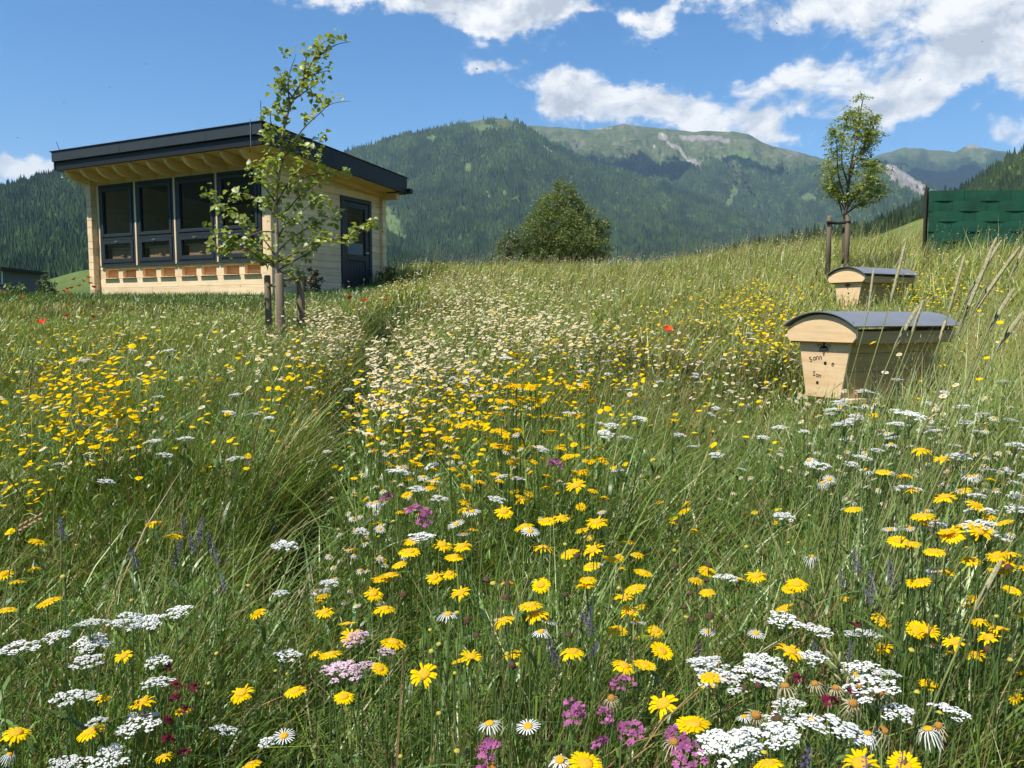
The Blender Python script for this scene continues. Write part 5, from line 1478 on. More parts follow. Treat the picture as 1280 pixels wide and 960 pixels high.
Y_D = [(600, 500, 190, 30, 0, 210), (560, 485, 140, 28, 5, 170), (700, 478, 140, 28, 8, 170), (530, 535, 90, 36, 10, 60), (820, 470, 160, 60, 0, 40), (660, 630, 260, 50, 5, 30), (560, 690, 200, 60, 0, 8), (810, 700, 180, 60, 0, 10), (760, 800, 300, 90, 0, 5), (1190, 660, 120, 56, 8, 34), (1260, 700, 40, 40, 0, 12),
       (105, 487, 84, 40, 4, 330), (60, 440, 110, 44, 0, 80), (140, 425, 110, 24, 0, 100), (30, 540, 80, 70, 0, 70), (15, 610, 60, 40, 0, 18), (400, 470, 80, 50, 30, 170), (330, 480, 130, 60, 0, 60), (230, 470, 130, 70, 0, 40),
       (945, 372, 70, 26, -8, 330), (965, 408, 50, 22, 0, 110), (1165, 365, 60, 36, 10, 170), (1120, 420, 200, 70, 0, 90), (850, 350, 130, 40, 0, 110), (560, 330, 90, 12, 0, 60), (690, 330, 120, 14, 0, 60), (770, 425, 130, 40, 0, 120), (860, 390, 90, 40, 0, 80),
       (600, 390, 200, 40, 0, 70), (500, 350, 30, 14, 0, 40), (985, 430, 60, 50, 0, 60), (740, 560, 380, 70, 0, 36), (1000, 380, 60, 60, 0, 60), (480, 370, 60, 30, 0, 40), (640, 450, 400, 60, 0, 30), (1230, 340, 60, 40, 0, 40)]
W_D = [(430, 425, 120, 30, 42, 700), (500, 445, 110, 26, 12, 420), (560, 300 + 22, 120, 8, 0, 90), (960, 300, 90, 10, 0, 120), (380, 395, 60, 30, 30, 110), (590, 388, 110, 22, 12, 900), (680, 400, 130, 28, 10, 700), (540, 430, 120, 20, 12, 520), (610, 352, 130, 16, 5, 620), (420, 408, 60, 16, 40, 260), (820, 318, 170, 14, 0, 420), (760, 345, 160, 26, 0, 180), (700, 415, 120, 24, 0, 200),
       (485, 590, 50, 90, 20, 45), (455, 640, 50, 60, 15, 22), (600, 590, 140, 80, 0, 14), (900, 470, 140, 60, 0, 90), (1130, 530, 200, 60, 8, 60), (1010, 520, 120, 40, 0, 40), (1220, 560, 80, 80, 0, 60), (160, 420, 180, 40, 0, 150), (260, 400, 160, 24, 0, 120), (100, 500, 160, 80, 0, 40),
       (470, 470, 60, 40, 0, 110), (520, 410, 90, 30, 30, 150), (1130, 310, 130, 20, 0, 60), (560, 350, 60, 20, 0, 60), (430, 690, 70, 60, 0, 10), (700, 560, 300, 100, 0, 20), (330, 420, 70, 40, 30, 120), (1080, 560, 90, 60, 0, 30), (1080, 880, 120, 60, 0, 4), (850, 430, 200, 60, 0, 120)]
yx, yy = drift(Y_D, rf_)
ok_ = (yy < 700) | (rf_.random(len(yy)) < .8)
yx, yy = yx[ok_], yy[ok_]
hx_ = np.array(HERO_Y, float)
Py1, o1 = px2w(hx_[:, 0], hx_[:, 1])
def w_at(xs, ys, r, lo=.68, hi=1.10):
    out = []
    fr__ = r.uniform(lo, hi, len(xs))
    P_, ok = px2w(xs, ys, None, 1.0)
    P_ = P_[ok]; fr__ = fr__[ok]
    vh = vegh(P_[:, 0], P_[:, 1]); P_[:, 2] = gz(P_[:, 0], P_[:, 1]) + vh * fr__
    m = clear_of(P_[:, :2]) & (P_[:, 1] < 26) & (r.random(len(P_)) > 1.25 * pathw(P_[:, 0], P_[:, 1]))
    sx_ = 640 + F * P_[:, 0] / P_[:, 1]; sy_ = 395 - F * P_[:, 2] / P_[:, 1]      # thin growth in front of the near hive
    m &= ~((sx_ > 985) & (sx_ < 1170) & (sy_ > 385) & (sy_ < 486) & (P_[:, 1] < 5) & (r.random(len(P_)) < .93))
    return P_[m]
Py2 = w_at(yx, yy, rf_)
yel = np.concatenate([Py1, Py2]); hero_flag = np.concatenate([np.ones(len(Py1), bool), np.zeros(len(Py2), bool)])
wx, wy = drift(W_D, rf_)
HERO_W = [(355, 920), (12, 943), (1068, 842), (660, 908), (612, 905), (930, 896), (700, 950), (1085, 917), (1160, 912), (359, 553), (560, 768), (683, 776), (676, 790), (797, 777), (945, 792), (1015, 900), (885, 790), (752, 640), (590, 640)]
Pw1, _o = px2w(np.array(HERO_W, float)[:, 0], np.array(HERO_W, float)[:, 1])
wht = np.concatenate([Pw1, w_at(wx, wy, rf_)])
def split_near(P, k):
    d = np.linalg.norm(P, axis=1); o = np.argsort(d); return o[:k], o[k:], d
GY, GW = 'golden daisies blooming in the meadow', 'white daisies blooming in the meadow'
LAB_Y = 'golden yellow daisy head on a thin green stem among the meadow grass'
LAB_W = 'small white daisy with a yellow centre on a thin stem in the meadow'
UNIQ = {(177, 879): 'big yellow daisy with broad domed centre facing the viewer, lower left among yarrow', (829, 880): 'large ragged golden daisy just above the pink flower clusters at the bottom', (987, 814): 'round golden daisy standing above the long row of white yarrow umbels',
        (1236, 797): 'lower of the two overlapping yellow daisies at the far right edge', (1248, 786): 'upper of the two overlapping yellow daisies at the far right edge', (663, 757): 'tilted golden daisy, upper of the pair in the middle of the foreground',
        (630, 775): 'flat open golden daisy facing the viewer, left of the tilted pair in the middle foreground', (589, 821): 'golden daisy facing the viewer, alone among brown stalks in the middle foreground', (302, 867): 'yellow daisy tilted to the left over the dark hollow, left of its twin',
        (369, 864): 'yellow daisy facing the viewer on the right of the dark hollow', (492, 803): 'wide flat double golden daisy above pale pink umbels', (313, 956): 'yellow daisy cut by the bottom edge below the dark hollow', (887, 857): 'golden daisy seen from above at the left end of the big yarrow umbels',
        (155, 820): 'yellow daisy seen from the side in front of white yarrow umbels at the left', (21, 916): 'yellow daisy at the bottom left edge of the meadow', (205, 946): 'lowest yellow daisy in the bottom left of the meadow', (862, 906): 'yellow daisy seen from the side, right below the ragged large one'}
rr = random.Random(3)
SDn = SUND
def zone(P):
    """which piece of the meadow a flower stands in, said with things one can find"""
    x = 640 + F * P[0] / P[1]; d = math.hypot(P[0], P[1]); y = 395 - F * P[2] / P[1]
    if y > 800:
        return 'in the bottom left corner below the yarrow' if x < 260 else 'round the dark hollow left of the brown stalks' if x < 460 else 'between the brown stalks at the bottom middle' if x < 700 else 'above the pink clusters at the bottom' if x < 880 else 'among the white yarrow at the bottom right' if x < 1100 else 'in the bottom right corner'
    if y > 690:
        return 'above the yarrow on the left side' if x < 300 else 'left of the middle, over the path end' if x < 500 else 'in the middle foreground' if x < 660 else 'right of the middle foreground' if x < 840 else 'below the tall broad grass' if x < 1080 else 'low at the right edge by the violet vetch'
    if y > 590:
        return 'in the rough grass on the left' if x < 380 else 'beside the lower end of the trodden path' if x < 520 else 'just behind the middle foreground' if x < 700 else 'left of the broad grass' if x < 900 else 'in the broad tall grass' if x < 1100 else 'in the yellow patch below the tall ears'
    if y > 520:
        return 'in the left meadow below the dense yellow patch' if x < 360 else 'along the trodden path' if x < 500 else 'below the yellow band in mid meadow' if x < 860 else 'in the grass before the near beehive' if x < 1130 else 'right of the near beehive'
    if y > 440:
        return 'in the dense yellow patch on the left' if x < 260 else 'left of the trodden path, below the sapling' if x < 470 else 'in the yellow band right of the path' if x < 740 else 'left of the near beehive' if x < 1000 else 'around the near beehive'
    return 'on the left below the lawn' if x < 330 else 'in the white drift below the slate door' if x < 640 else 'on the crest in the middle' if x < 880 else 'around the farther beehive'
def near_flower(P, heads, stems, name, label, cat, group, scale, kind):
    z0 = float(gz(P[0], P[1])); h = P[2] - z0
    s = rr.randrange(len(stems)); sm, tip = stems[s]
    t = thing(name, label, cat, (P[0] - tip[0] * 1, P[1] - tip[1] * 1, z0), 0, group)
    so = link(bpy.data.objects.new('stem', sm), t); so.scale = (1, 1, h)
    hm, dm_ = heads[rr.randrange(len(heads))]
    n_ = Vector((rr.gauss(-.05, .20), rr.gauss(-.06, .26), 1)).normalized()
    q = n_.to_track_quat('Z', 'Y').to_euler()
    a = link(bpy.data.objects.new('ray_florets', hm), t); a.location = (tip[0], tip[1], h); a.rotation_euler = q; a.scale = (scale,) * 3
    b = link(bpy.data.objects.new('flower_disc', dm_), t); b.location = (tip[0], tip[1], h); b.rotation_euler = q; b.scale = (scale,) * 3
    return t
def place_flowers(P, kind, heads, name, cat, group, label, nnear, ntotal, hero=None):
    near, rest, d = split_near(P, ntotal)
    MM = [mid_mesh(kind, 100 + i) for i in range(8)]
    for k, i in enumerate(near):
        sc = rr.uniform(.70, 1.15) * (.82 if kind == 'w' else 1.0)
        lb = label
        if hero is not None and i < len(hero) and hero[i] in UNIQ: lb = UNIQ[hero[i]]
        zz = zone(P[i]); gr = None if lb != label else (('yellow daisies ' if kind == 'y' else 'white daisies ') + zz)
        if lb == label: lb = ('golden yellow daisy ' if kind == 'y' else 'white daisy with yellow centre ') + zz
        if k < nnear or gr is None:
            if hero is not None and i < len(hero) and hero[i] in ((829, 880), (177, 879), (492, 803), (987, 814)): sc = 1.22
            near_flower(P[i], heads, STEMS, name, lb, cat, gr, sc, kind)
        else:
            z0 = float(gz(P[i, 0], P[i, 1])); h = max(.05, P[i, 2] - z0)
            o = bpy.data.objects.new(name, MID_H(kind, h, rr.randrange(3))); o.location = (P[i, 0], P[i, 1], z0); o.rotation_euler = (0, 0, rr.uniform(0, 6.28))
            o.scale = (sc, sc, 1); link(o); tag(o, lb, cat, gr)
    return rest
_mh = {}
def MID_H(kind, h, v):
    """meshes for stem heights in 5 cm steps so that the heads keep their shape"""
    hb = round(h / .05) * .05; key = (kind, round(hb, 2), v)
    if key not in _mh:
        st, hd, dc, pc, dcol, tilt = mid_flower(kind, hash((round(hb * 100), v)) % 9999)
        T_ = Matrix.Translation((0, 0, hb - 1)) @ tilt
        st.v = [(x, y, z * hb) for x, y, z in st.v]
        _mh[key] = join_cols([(st, GRN, None), (hd, pc, T_), (dc, dcol, T_)], 'daisy')
    return _mh[key]
rest_y = place_flowers(yel, 'y', YH, 'yellow_daisy', 'flower', GY, LAB_Y, 130, 300, HERO_Y)
rest_w = place_flowers(wht, 'w', WH, 'white_daisy', 'flower', GW, LAB_W, 60, 300, None)
hp = Heap(); r = np.random.default_rng(5)
q = yel[rest_y]; hp.add(*low_heads(q, r.uniform(.010, .0165, len(q)), r, YEL, None, .2))
hp.build('yellow_blossoms', M_PETAL, 'drifts of small yellow daisies farther up the meadow', 'flowers', False)
hp = Heap(); q = wht[rest_w]
hp.add(*low_heads(q, r.uniform(.010, .0165, len(q)), r, WHT, (.62, .42, .05), .2, 6, .40))
hp.build('white_blossoms', M_PETAL, 'drifts of small white chamomile flowers farther up the meadow', 'flowers', False)
# sparse tiny flowers of other kinds (cream bedstraw, violet and brown specks)
hp = Heap(); P, r = polar(9000, 3.5, 24, seed=91); P = P[clear_of(P)]; n = len(P); P = P[vnoise(P[:, 0] * .8 + 9, P[:, 1] * .6 + 9, 93, 3) > .48]; n = len(P)
Q = np.column_stack([P, gz(P[:, 0], P[:, 1]) + vegh(P[:, 0], P[:, 1]) * r.uniform(.7, 1.1, n)])
k = r.random(n)
for lo, hi, col_, sz in ((0, .55, (.62, .60, .42), .008), (.55, .72, (.70, .60, .08), .008), (.72, .80, (.24, .16, .30), .010), (.80, 1.01, (.25, .15, .08), .009)):
    s = (k >= lo) & (k < hi)
    hp.add(*low_heads(Q[s], sz * r.uniform(.6, 1.4, s.sum()) * (1 + Q[s][:, 1] * .03), r, col_, None, .5, 5))
hp.build('tiny_blossoms', M_PETAL, 'tiny cream, violet and brownish flower heads sprinkled through the meadow', 'flowers', False)

# ---------------------------------------------------------------- yarrow
M_YARW = mat_leaf('yarrow_floret', False, (.74, .74, .70), .15, var=.1, gloss=0, tint=(1, 1, 1))
def umbel(seed, Rr=.029, nf=150):
    r = random.Random(seed); m = MB()
    cl = [(0, 0)] + [(Rr * .55 * math.cos(a) * r.uniform(.8, 1.2), Rr * .55 * math.sin(a) * r.uniform(.8, 1.2)) for a in [i * 1.047 + r.uniform(-.3, .3) for i in range(6)]] + [(Rr * .95 * math.cos(a), Rr * .95 * math.sin(a)) for a in [i * .785 + r.uniform(-.3, .3) for i in range(8) if r.random() < .8]]
    for (cx, cy) in cl:
        hz = -.25 * (cx * cx + cy * cy) / Rr + r.uniform(-.002, .002)
        for _ in range(nf // 8):
            a = r.uniform(0, 6.28); q = Rr * .27 * math.sqrt(r.random())
            x, y, z = cx + q * math.cos(a), cy + q * math.sin(a), hz - q * q * 55 + r.uniform(-.0006, .0010)
            s = r.uniform(.0017, .0025); o = r.uniform(0, 6.28); tx, ty = r.uniform(-.3, .3), r.uniform(-.3, .3)
            m.add([(x, y, z + s * .35)] + [(x + s * math.cos(o + k * 1.2566), y + s * math.sin(o + k * 1.2566), z + s * (tx * math.cos(k * 1.2566) + ty * math.sin(k * 1.2566))) for k in range(5)], [(0, 1 + k, 1 + (k + 1) % 5) for k in range(5)])
    st = MB()
    for (cx, cy) in cl:
        hz = -.25 * (cx * cx + cy * cy) / Rr
        st.tube([(0, 0, -.045), (cx * .5, cy * .5, -.02), (cx, cy, hz - .004)], .0007, 3, cap=False)
    return m.mesh('umbel', M_YARW), st.mesh('flower_stalks', M_STEM)
UM = [umbel(i) for i in range(6)]
UMP = []
for u_, s_ in UM[:2]:
    c_ = u_.copy(); c_.materials.clear(); c_.materials.append(M_PPINK); UMP.append((c_, s_))
def yarrow(P, sc, label, group, um=UM, cat='flower', parts=True):
    z0 = float(gz(P[0], P[1])); h = P[2] - z0; sc = sc * .9
    t = thing('yarrow', label, cat, (P[0], P[1], z0), rr.uniform(0, 6.28), group)
    sm, tip = STEMS[rr.randrange(2)]
    so = link(bpy.data.objects.new('stem', sm), t); so.scale = (1.3, 1.3, h - .04)
    u_, s_ = um[rr.randrange(len(um))]
    e = (rr.gauss(0, .12), rr.gauss(0, .12), 0)
    for nm, me in (('umbel', u_), ('flower_stalks', s_)):
        o = link(bpy.data.objects.new(nm, me), t); o.location = (tip[0], tip[1], h); o.rotation_euler = e; o.scale = (sc,) * 3
YAR = [(153, 768, 1.0), (172, 772, .9), (190, 778, .8), (135, 782, .8), (160, 785, .7), (220, 765, 1.0), (72, 800, 1.0), (14, 802, 1.1), (32, 798, .9), (80, 818, .7), (123, 806, 1.0), (150, 803, .9), (175, 840, .9), (190, 828, .8), (88, 872, 1.0), (70, 868, .7), (112, 884, .6), (158, 903, 1.2), (140, 936, 1.1), (120, 950, .9), (98, 955, .9), (310, 915, .8), (345, 905, .5),
       (1008, 778, 1.2), (1030, 781, 1.1), (1048, 789, 1.1), (898, 826, 1.2), (918, 830, 1.4), (940, 836, 1.3), (965, 832, 1.3), (985, 836, 1.3), (1012, 832, 1.0), (877, 831, .8), (1110, 840, 1.2), (1125, 848, 1.3), (1103, 832, .8), (990, 892, 1.2), (1043, 893, 1.3), (975, 895, 1.0), (940, 925, 1.2), (955, 935, 1.0), (920, 915, .9), (968, 922, .9), (1150, 872, .9), (1165, 880, .8), (1000, 876, .9),
       (912, 716, .9), (800, 545, .9), (677, 560, .9), (640, 600, .8), (610, 592, .7), (320, 515, .9), (303, 512, .8), (335, 520, .7), (405, 560, .6), (375, 575, .7), (355, 735, .6), (490, 590, .7), (545, 612, .8), (985, 645, .8), (1270, 600, .8)]
for x, y, s in YAR:
    P, _ = px2w(x, y); P = P[0]
    lb = {(898, 826): 'white yarrow umbel at the left end of the wide row below the round daisy', (1043, 893): 'round white yarrow umbel between two fading daisies in the lower right', (220, 765): 'lone white yarrow umbel right of the yarrow cluster on the left side', (1125, 848): 'broad white yarrow umbel right of the open ox-eye daisy', (912, 716): 'small white yarrow umbel just left of the yellow daisy at the right middle'}.get((x, y)) or 'flat white yarrow umbel ' + zone(P).replace(' below the yarrow', ' of the meadow').replace('among the white yarrow at', 'in the wide white row at').replace('above the yarrow on', 'in the upper white cluster on')
    yarrow(P, s, lb, 'yarrow ' + zone(P) if lb.startswith('flat') else None)
r = np.random.default_rng(8)
ax, ay = drift([(900, 480, 200, 90, 0, 30), (1100, 545, 220, 70, 8, 36), (640, 580, 300, 110, 0, 10), (450, 620, 90, 160, 20, 10), (1220, 590, 90, 90, 0, 24), (700, 470, 240, 60, 0, 24), (260, 520, 240, 90, 0, 14), (940, 310, 60, 10, 0, 14), (1080, 480, 60, 30, 0, 10)], r)
for P in w_at(ax, ay, r, .9, 1.12):
    yarrow(P, rr.uniform(.7, 1.1), 'small scattered yarrow umbel ' + zone(P), 'small yarrow ' + zone(P))
for x, y, s in ((440, 820, 1.1), (428, 826, .9), (452, 815, .9), (470, 790, .8), (452, 785, .8), (487, 817, .6)):
    P, _ = px2w(x, y); yarrow(P[0], s, 'pale pink yarrow umbel left of the middle foreground', 'pale pink umbels', UMP)

# ---------------------------------------------------------------- pink, violet, red and dried flowers
def floret5(m, x, y, z, s, r, tilt=.5, n=5):
    nv = Vector((r.gauss(0, tilt), r.gauss(0, tilt), 1)).normalized(); u = nv.orthogonal().normalized(); w = nv.cross(u); o = r.uniform(0, 6.28); c = Vector((x, y, z))
    for k in range(n):
        a = o + k * 2 * math.pi / n; e = u * math.cos(a) + w * math.sin(a); f = u * math.cos(a + 1.57) + w * math.sin(a + 1.57)
        m.add([c, c + e * s * .6 + f * s * .34 + nv * s * .12, c + e * s, c + e * s * .6 - f * s * .34 + nv * s * .12], [(0, 1, 2, 3)])
def pink_cluster(seed, R=.032, nf=34, dome=.022):
    r = random.Random(seed); m = MB()
    for _ in range(nf):
        a = r.uniform(0, 6.28); q = R * math.sqrt(r.random())
        floret5(m, q * math.cos(a), q * math.sin(a), dome * (1 - (q / R) ** 2) + r.uniform(-.006, .004), r.uniform(.006, .009), r, .7)
    return m
def vetch_spike(seed):
    r = random.Random(seed); m = MB()
    for i in range(26):
        t = i / 26; a = i * 2.4; rad = .009 * (1 - .55 * t)
        x, y, z = rad * math.cos(a), rad * math.sin(a), -.055 + .065 * t
        d = Vector((math.cos(a), math.sin(a), -.35)); s = .008 * (1 - .4 * t); p = Vector((x * .3, y * .3, z)); sd_ = Vector((-math.sin(a), math.cos(a), 0))
        m.add([p, p + d * s * .7 + sd_ * s * .25, p + d * s * 1.5 + Vector((0, 0, .002)), p + d * s * .7 - sd_ * s * .25, p + d * s * .8 + Vector((0, 0, s * .5))], [(0, 1, 4), (1, 2, 4), (2, 3, 4), (3, 0, 4)])
    m.tube([(0, 0, -.08), (0, 0, .012)], .0010, 4, cap=False)
    return m
def poppy_head(seed):
    r = random.Random(seed); m = MB()
    for k in range(4):
        a = k * math.pi / 2 + r.uniform(-.2, .2); n = 5; vs = [(0, 0, 0)]
        for i in range(n):
            b = a + (i / (n - 1) - .5) * 1.9; vs.append((.016 * math.cos(b), .016 * math.sin(b), .010))
        for i in range(n):
            b = a + (i / (n - 1) - .5) * 1.9; q = .030 * (1 - .12 * abs(i - 2)) ; vs.append((q * math.cos(b), q * math.sin(b), .020 + r.uniform(-.004, .005)))
        m.add(vs, [(0, 1 + i, 2 + i) for i in range(n - 1)] + [(1 + i, 1 + n + i, 2 + n + i, 2 + i) for i in range(n - 1)])
    return m
PC = [pink_cluster(i).mesh('florets', M_PINK) for i in range(4)]; CC = [pink_cluster(i + 9, .02, 16, .01).mesh('florets', M_CRIMS) for i in range(2)]
VS = [vetch_spike(i).mesh('florets', M_VIOLET) for i in range(3)]; PH = [poppy_head(i).mesh('petals', M_POPPY) for i in range(3)]
DH = [disc_mesh(.0070, .008, i, 8).mesh('seed_head', M_BROWN, True) for i in range(2)]
SUNK = [(head_parts(16, .020, .007, 60 + i, droop=1.1, two_rows=False, wfac=.7).mesh('drooping_petals', fmat('fading_petal', (.55, .45, .30))), disc_mesh(.0078, .0065, 70 + i).mesh('flower_disc', mat_basic('fading_disc', (.40, .19, .03), .9, .4, 300, bump=.003, bscale=500), True)) for i in range(3)]
def simple_flower(name, P, meshes, label, cat='flower', group=None, sc=1.0, tilt=.25, part='florets'):
    z0 = float(gz(P[0], P[1])); h = max(.06, P[2] - z0)
    t = thing(name, label, cat, (P[0], P[1], z0), rr.uniform(0, 6.28), group)
    sm, tip = STEMS[rr.randrange(3)]
    so = link(bpy.data.objects.new('stem', sm), t); so.scale = (1.2, 1.2, h)
    for me in (meshes if isinstance(meshes, (list, tuple)) else [meshes]):
        o = link(bpy.data.objects.new(me.name.split('.')[0], me), t); o.location = (tip[0], tip[1], h); o.scale = (sc,) * 3
        if me is (meshes[0] if isinstance(meshes, (list, tuple)) else meshes): e_ = (rr.gauss(0, tilt), rr.gauss(0, tilt), 0)
        o.rotation_euler = e_
    return t
def P1(x, y, f=1.0):
    P, _ = px2w(x, y); P = P[0].copy(); return P
for x, y, s in ((610, 932, 1), (620, 942, .9), (605, 948, .9), (628, 930, .8), (618, 952, .8), (748, 888, .9), (765, 890, 1.1), (752, 905, 1), (790, 905, 1.1), (798, 912, .9), (757, 938, 1), (742, 942, .8), (884, 944, 1.1)):
    simple_flower('pink_flower', P1(x, y), PC[rr.randrange(4)], 'magenta pink flower cluster ' + zone(P1(x, y)), group='pink clusters ' + zone(P1(x, y)), sc=s * .52)
simple_flower('pink_flower', P1(480, 633), PC[0], 'small bright pink flower cluster beside the path, farther back', sc=.8)
simple_flower('pink_flower', P1(553, 649), PC[1], 'pink and white flower cluster just above a yellow daisy, farther back', sc=.9)
simple_flower('pink_flower', P1(690, 580), PC[2], 'purple pink flower cluster right of the middle, farther back', sc=.9)
for x, y in ((212, 858), (226, 862), (234, 856), (216, 880), (238, 872), (222, 918), (232, 912), (240, 906), (1048, 862), (1040, 870), (1060, 855), (820, 952), (1080, 795)):
    simple_flower('crimson_flower', P1(x, y), CC[rr.randrange(2)], 'dark crimson flower cluster low in the foreground grass', group='dark crimson flowers', sc=.6)
for x, y in ((1063, 693), (1062, 720), (1104, 712), (1098, 722), (1090, 735), (1050, 803), (1054, 812), (78, 668), (245, 672), (250, 650), (310, 572), (308, 584), (238, 690), (240, 645), (268, 700), (150, 690), (735, 757), (738, 772), (716, 795), (992, 910), (1068, 940), (1105, 945), (992, 922), (780, 790), (820, 796), (118, 525), (1255, 560), (346, 655), (272, 668), (255, 715), (64, 650), (820, 500)):
    simple_flower('violet_vetch', P1(x, y), VS[rr.randrange(3)], 'violet vetch spike ' + zone(P1(x, y)).replace(' by the violet vetch', ' of the meadow'), group='vetch ' + zone(P1(x, y)), sc=rr.uniform(.5, .8))
simple_flower('poppy', P1(822, 414), PH[0], 'single orange red poppy among white and yellow flowers in mid meadow', sc=1.3)
simple_flower('poppy', P1(56, 404), PH[1], 'red poppy in front of the lawn near the left edge', sc=1.5)
for x, y, l in ((436, 374, 'left of the three poppies on the lawn edge below the slate door'), (451, 377, 'middle of the three poppies on the lawn edge below the slate door'), (486, 376, 'right of the three poppies on the lawn edge below the slate door')):
    simple_flower('poppy', P1(x, y), PH[2], 'orange red ' + l.replace('left of the', 'poppy, leftmost of').replace('middle of the', 'poppy, middle one of').replace('right of the', 'poppy, rightmost of').replace(' poppies', ''), sc=1.2)
for x, y in ((84, 396), (108, 398), (90, 372), (30, 372)):
    simple_flower('poppy', P1(x, y), PH[rr.randrange(3)], 'faded small red poppy at the edge of the lawn on the left', group='faded red poppies', sc=1.1)
for x, y in ((78, 365), (84, 362), (92, 361), (100, 358), (103, 352), (114, 355), (117, 360), (70, 366), (86, 366), (5, 368), (112, 348), (94, 350)):
    P = at(x, y, 15.6 + rr.uniform(-.5, .5)); P = (P.x, P.y, max(P.z, float(gz(P.x, P.y)) + .08))
    simple_flower('red_garden_flower', P, PH[rr.randrange(3)], 'red garden flower growing on the lawn left of the bee house', group='red flowers left of the bee house', sc=1.6)
for x, y in ((441, 352), (453, 349), (438, 358), (446, 360), (430, 356)):
    P = at(x, y, 14.4 + rr.uniform(-.1, .1))
    simple_flower('white_daisy', (P.x, P.y, P.z), list(WH[0]), 'white daisy growing in front of the threshold of the slate door', group='daisies before the door', sc=1.4, tilt=.4)
for x, y in ((640, 733), (641, 752), (730, 706), (722, 835), (607, 800), (598, 812), (870, 790), (843, 750), (718, 748), (602, 757), (500, 757), (590, 771), (835, 716), (893, 730), (860, 765), (893, 768), (975, 850), (1170, 800), (652, 800), (960, 865), (910, 880), (885, 700), (940, 745), (1230, 720)):
    simple_flower('seed_head', P1(x, y), DH[rr.randrange(2)], 'brown withered flower head ' + zone(P1(x, y)), group='withered heads ' + zone(P1(x, y)), sc=rr.uniform(.8, 1.2))
for x, y in ((931, 897), (1015, 898), (700, 950), (1086, 880), (1060, 862), (1160, 912), (955, 850), (1105, 875), (925, 940), (1190, 926), (1030, 855), (445, 795), (690, 958), (730, 880)):
    a_, b_ = SUNK[rr.randrange(3)]
    simple_flower('fading_daisy', P1(x, y), [a_, b_], 'fading daisy with hanging petals ' + zone(P1(x, y)), group='fading daisies ' + zone(P1(x, y)), sc=rr.uniform(.6, .9), tilt=.3)

M_BUD = mat_basic('bud_yellow', (.42, .36, .05), .8, .3, 200)
BUDS = [disc_mesh(.0055 + .001 * i, .0055, 20 + i, 8).mesh('bud', M_BUD, True) for i in range(3)]
rb_ = random.Random(12)
for _ in range(46):
    x, y = rb_.uniform(10, 1270), rb_.uniform(620, 940)
    simple_flower('flower_bud', P1(x, y), BUDS[rb_.randrange(3)], 'small round yellow green flower bud ' + zone(P1(x, y)), group='buds ' + zone(P1(x, y)), sc=rb_.uniform(.45, .8))
# dry brown stalks in the middle foreground
hp = Heap(); r = np.random.default_rng(52)
dxs, dys = drift([(655, 800, 130, 130, 0, 120), (740, 830, 130, 130, 0, 60), (250, 640, 260, 160, 0, 110), (900, 880, 260, 120, 0, 50)], r)
P = w_at(dxs, dys, r, .6, 1.0); n = len(P); H = P[:, 2] - gz(P[:, 0], P[:, 1])
B0 = np.column_stack([P[:, :2], gz(P[:, 0], P[:, 1])])
cb_ = np.tile((.20, .105, .045), (n, 1)); cb2 = np.tile((.42, .30, .15), (n, 1))
hp.add(*blades(B0, np.maximum(H, .1), np.full(n, .0026), r.uniform(0, .3, n), r.uniform(0, 6.28, n), r.uniform(0, .1, n), 5, cb_, cb2, r, .0))
hp.build('dry_stalks', M_GRASS, 'brown dry stalks standing between the foreground flowers', 'stalks')

# ---------------------------------------------------------------- tall ears on the right
M_EAR = mat_basic('timothy_ear', (.36, .32, .17), .85, .35, 120, bump=.002, bscale=400)
M_TSTEM = mat_leaf('tall_stem', False, (.25, .27, .09), .2, gloss=.05)
def ear_mesh(p, q, rad, seed):
    r = random.Random(seed); p, q = Vector(p), Vector(q); m = MB(); n = 22
    mid = (p + q) / 2 + Vector((0, 0, (q - p).length * .03))
    pts = [p * (1 - t) ** 2 + mid * 2 * t * (1 - t) + q * t * t for t in [i / n for i in range(n + 1)]]
    m.tube(pts, [rad * .75 * min(1, .35 + 6 * i / n, .35 + 5 * (n - i) / n) for i in range(n + 1)], 6)
    L_ = (q - p).length; cnt = int(L_ / .0016)
    ax_ = (q - p).normalized(); u = ax_.orthogonal().normalized(); w = ax_.cross(u)
    for i in range(cnt):
        t = (i + .5) / cnt; c = pts[min(n, int(t * n))]; fade = min(1, .4 + 6 * t, .4 + 5 * (1 - t))
        a = i * 2.39; e = u * math.cos(a) + w * math.sin(a); s = rad * fade
        f = ax_.cross(e)
        m.add([c + e * s * .55 - f * s * .22, c + e * s * .55 + f * s * .22, c + e * s * 1.15 + ax_ * s * .75], [(0, 1, 2)])
    return m
EARS = [((1113, 379), (1132, 303), 1.9), ((1117, 437), (1150, 380), 1.7), ((1140, 418), (1154, 375), 1.9), ((1196, 420), (1239, 315), 1.6), ((1215, 394), (1275, 308), 1.7), ((1232, 420), (1268, 360), 1.6), ((1185, 395), (1206, 318), 2.1), ((1205, 380), (1252, 300), 2.0), ((1245, 440), (1279, 390), 1.5), ((1175, 425), (1182, 400), 2.0), ((1085, 392), (1092, 336), 2.6), ((1262, 350), (1290, 290), 2.2), ((1222, 352), (1246, 296), 2.4), ((1218, 764), (1252, 700), 1.15), ((1150, 720), (1170, 680), 1.6)]
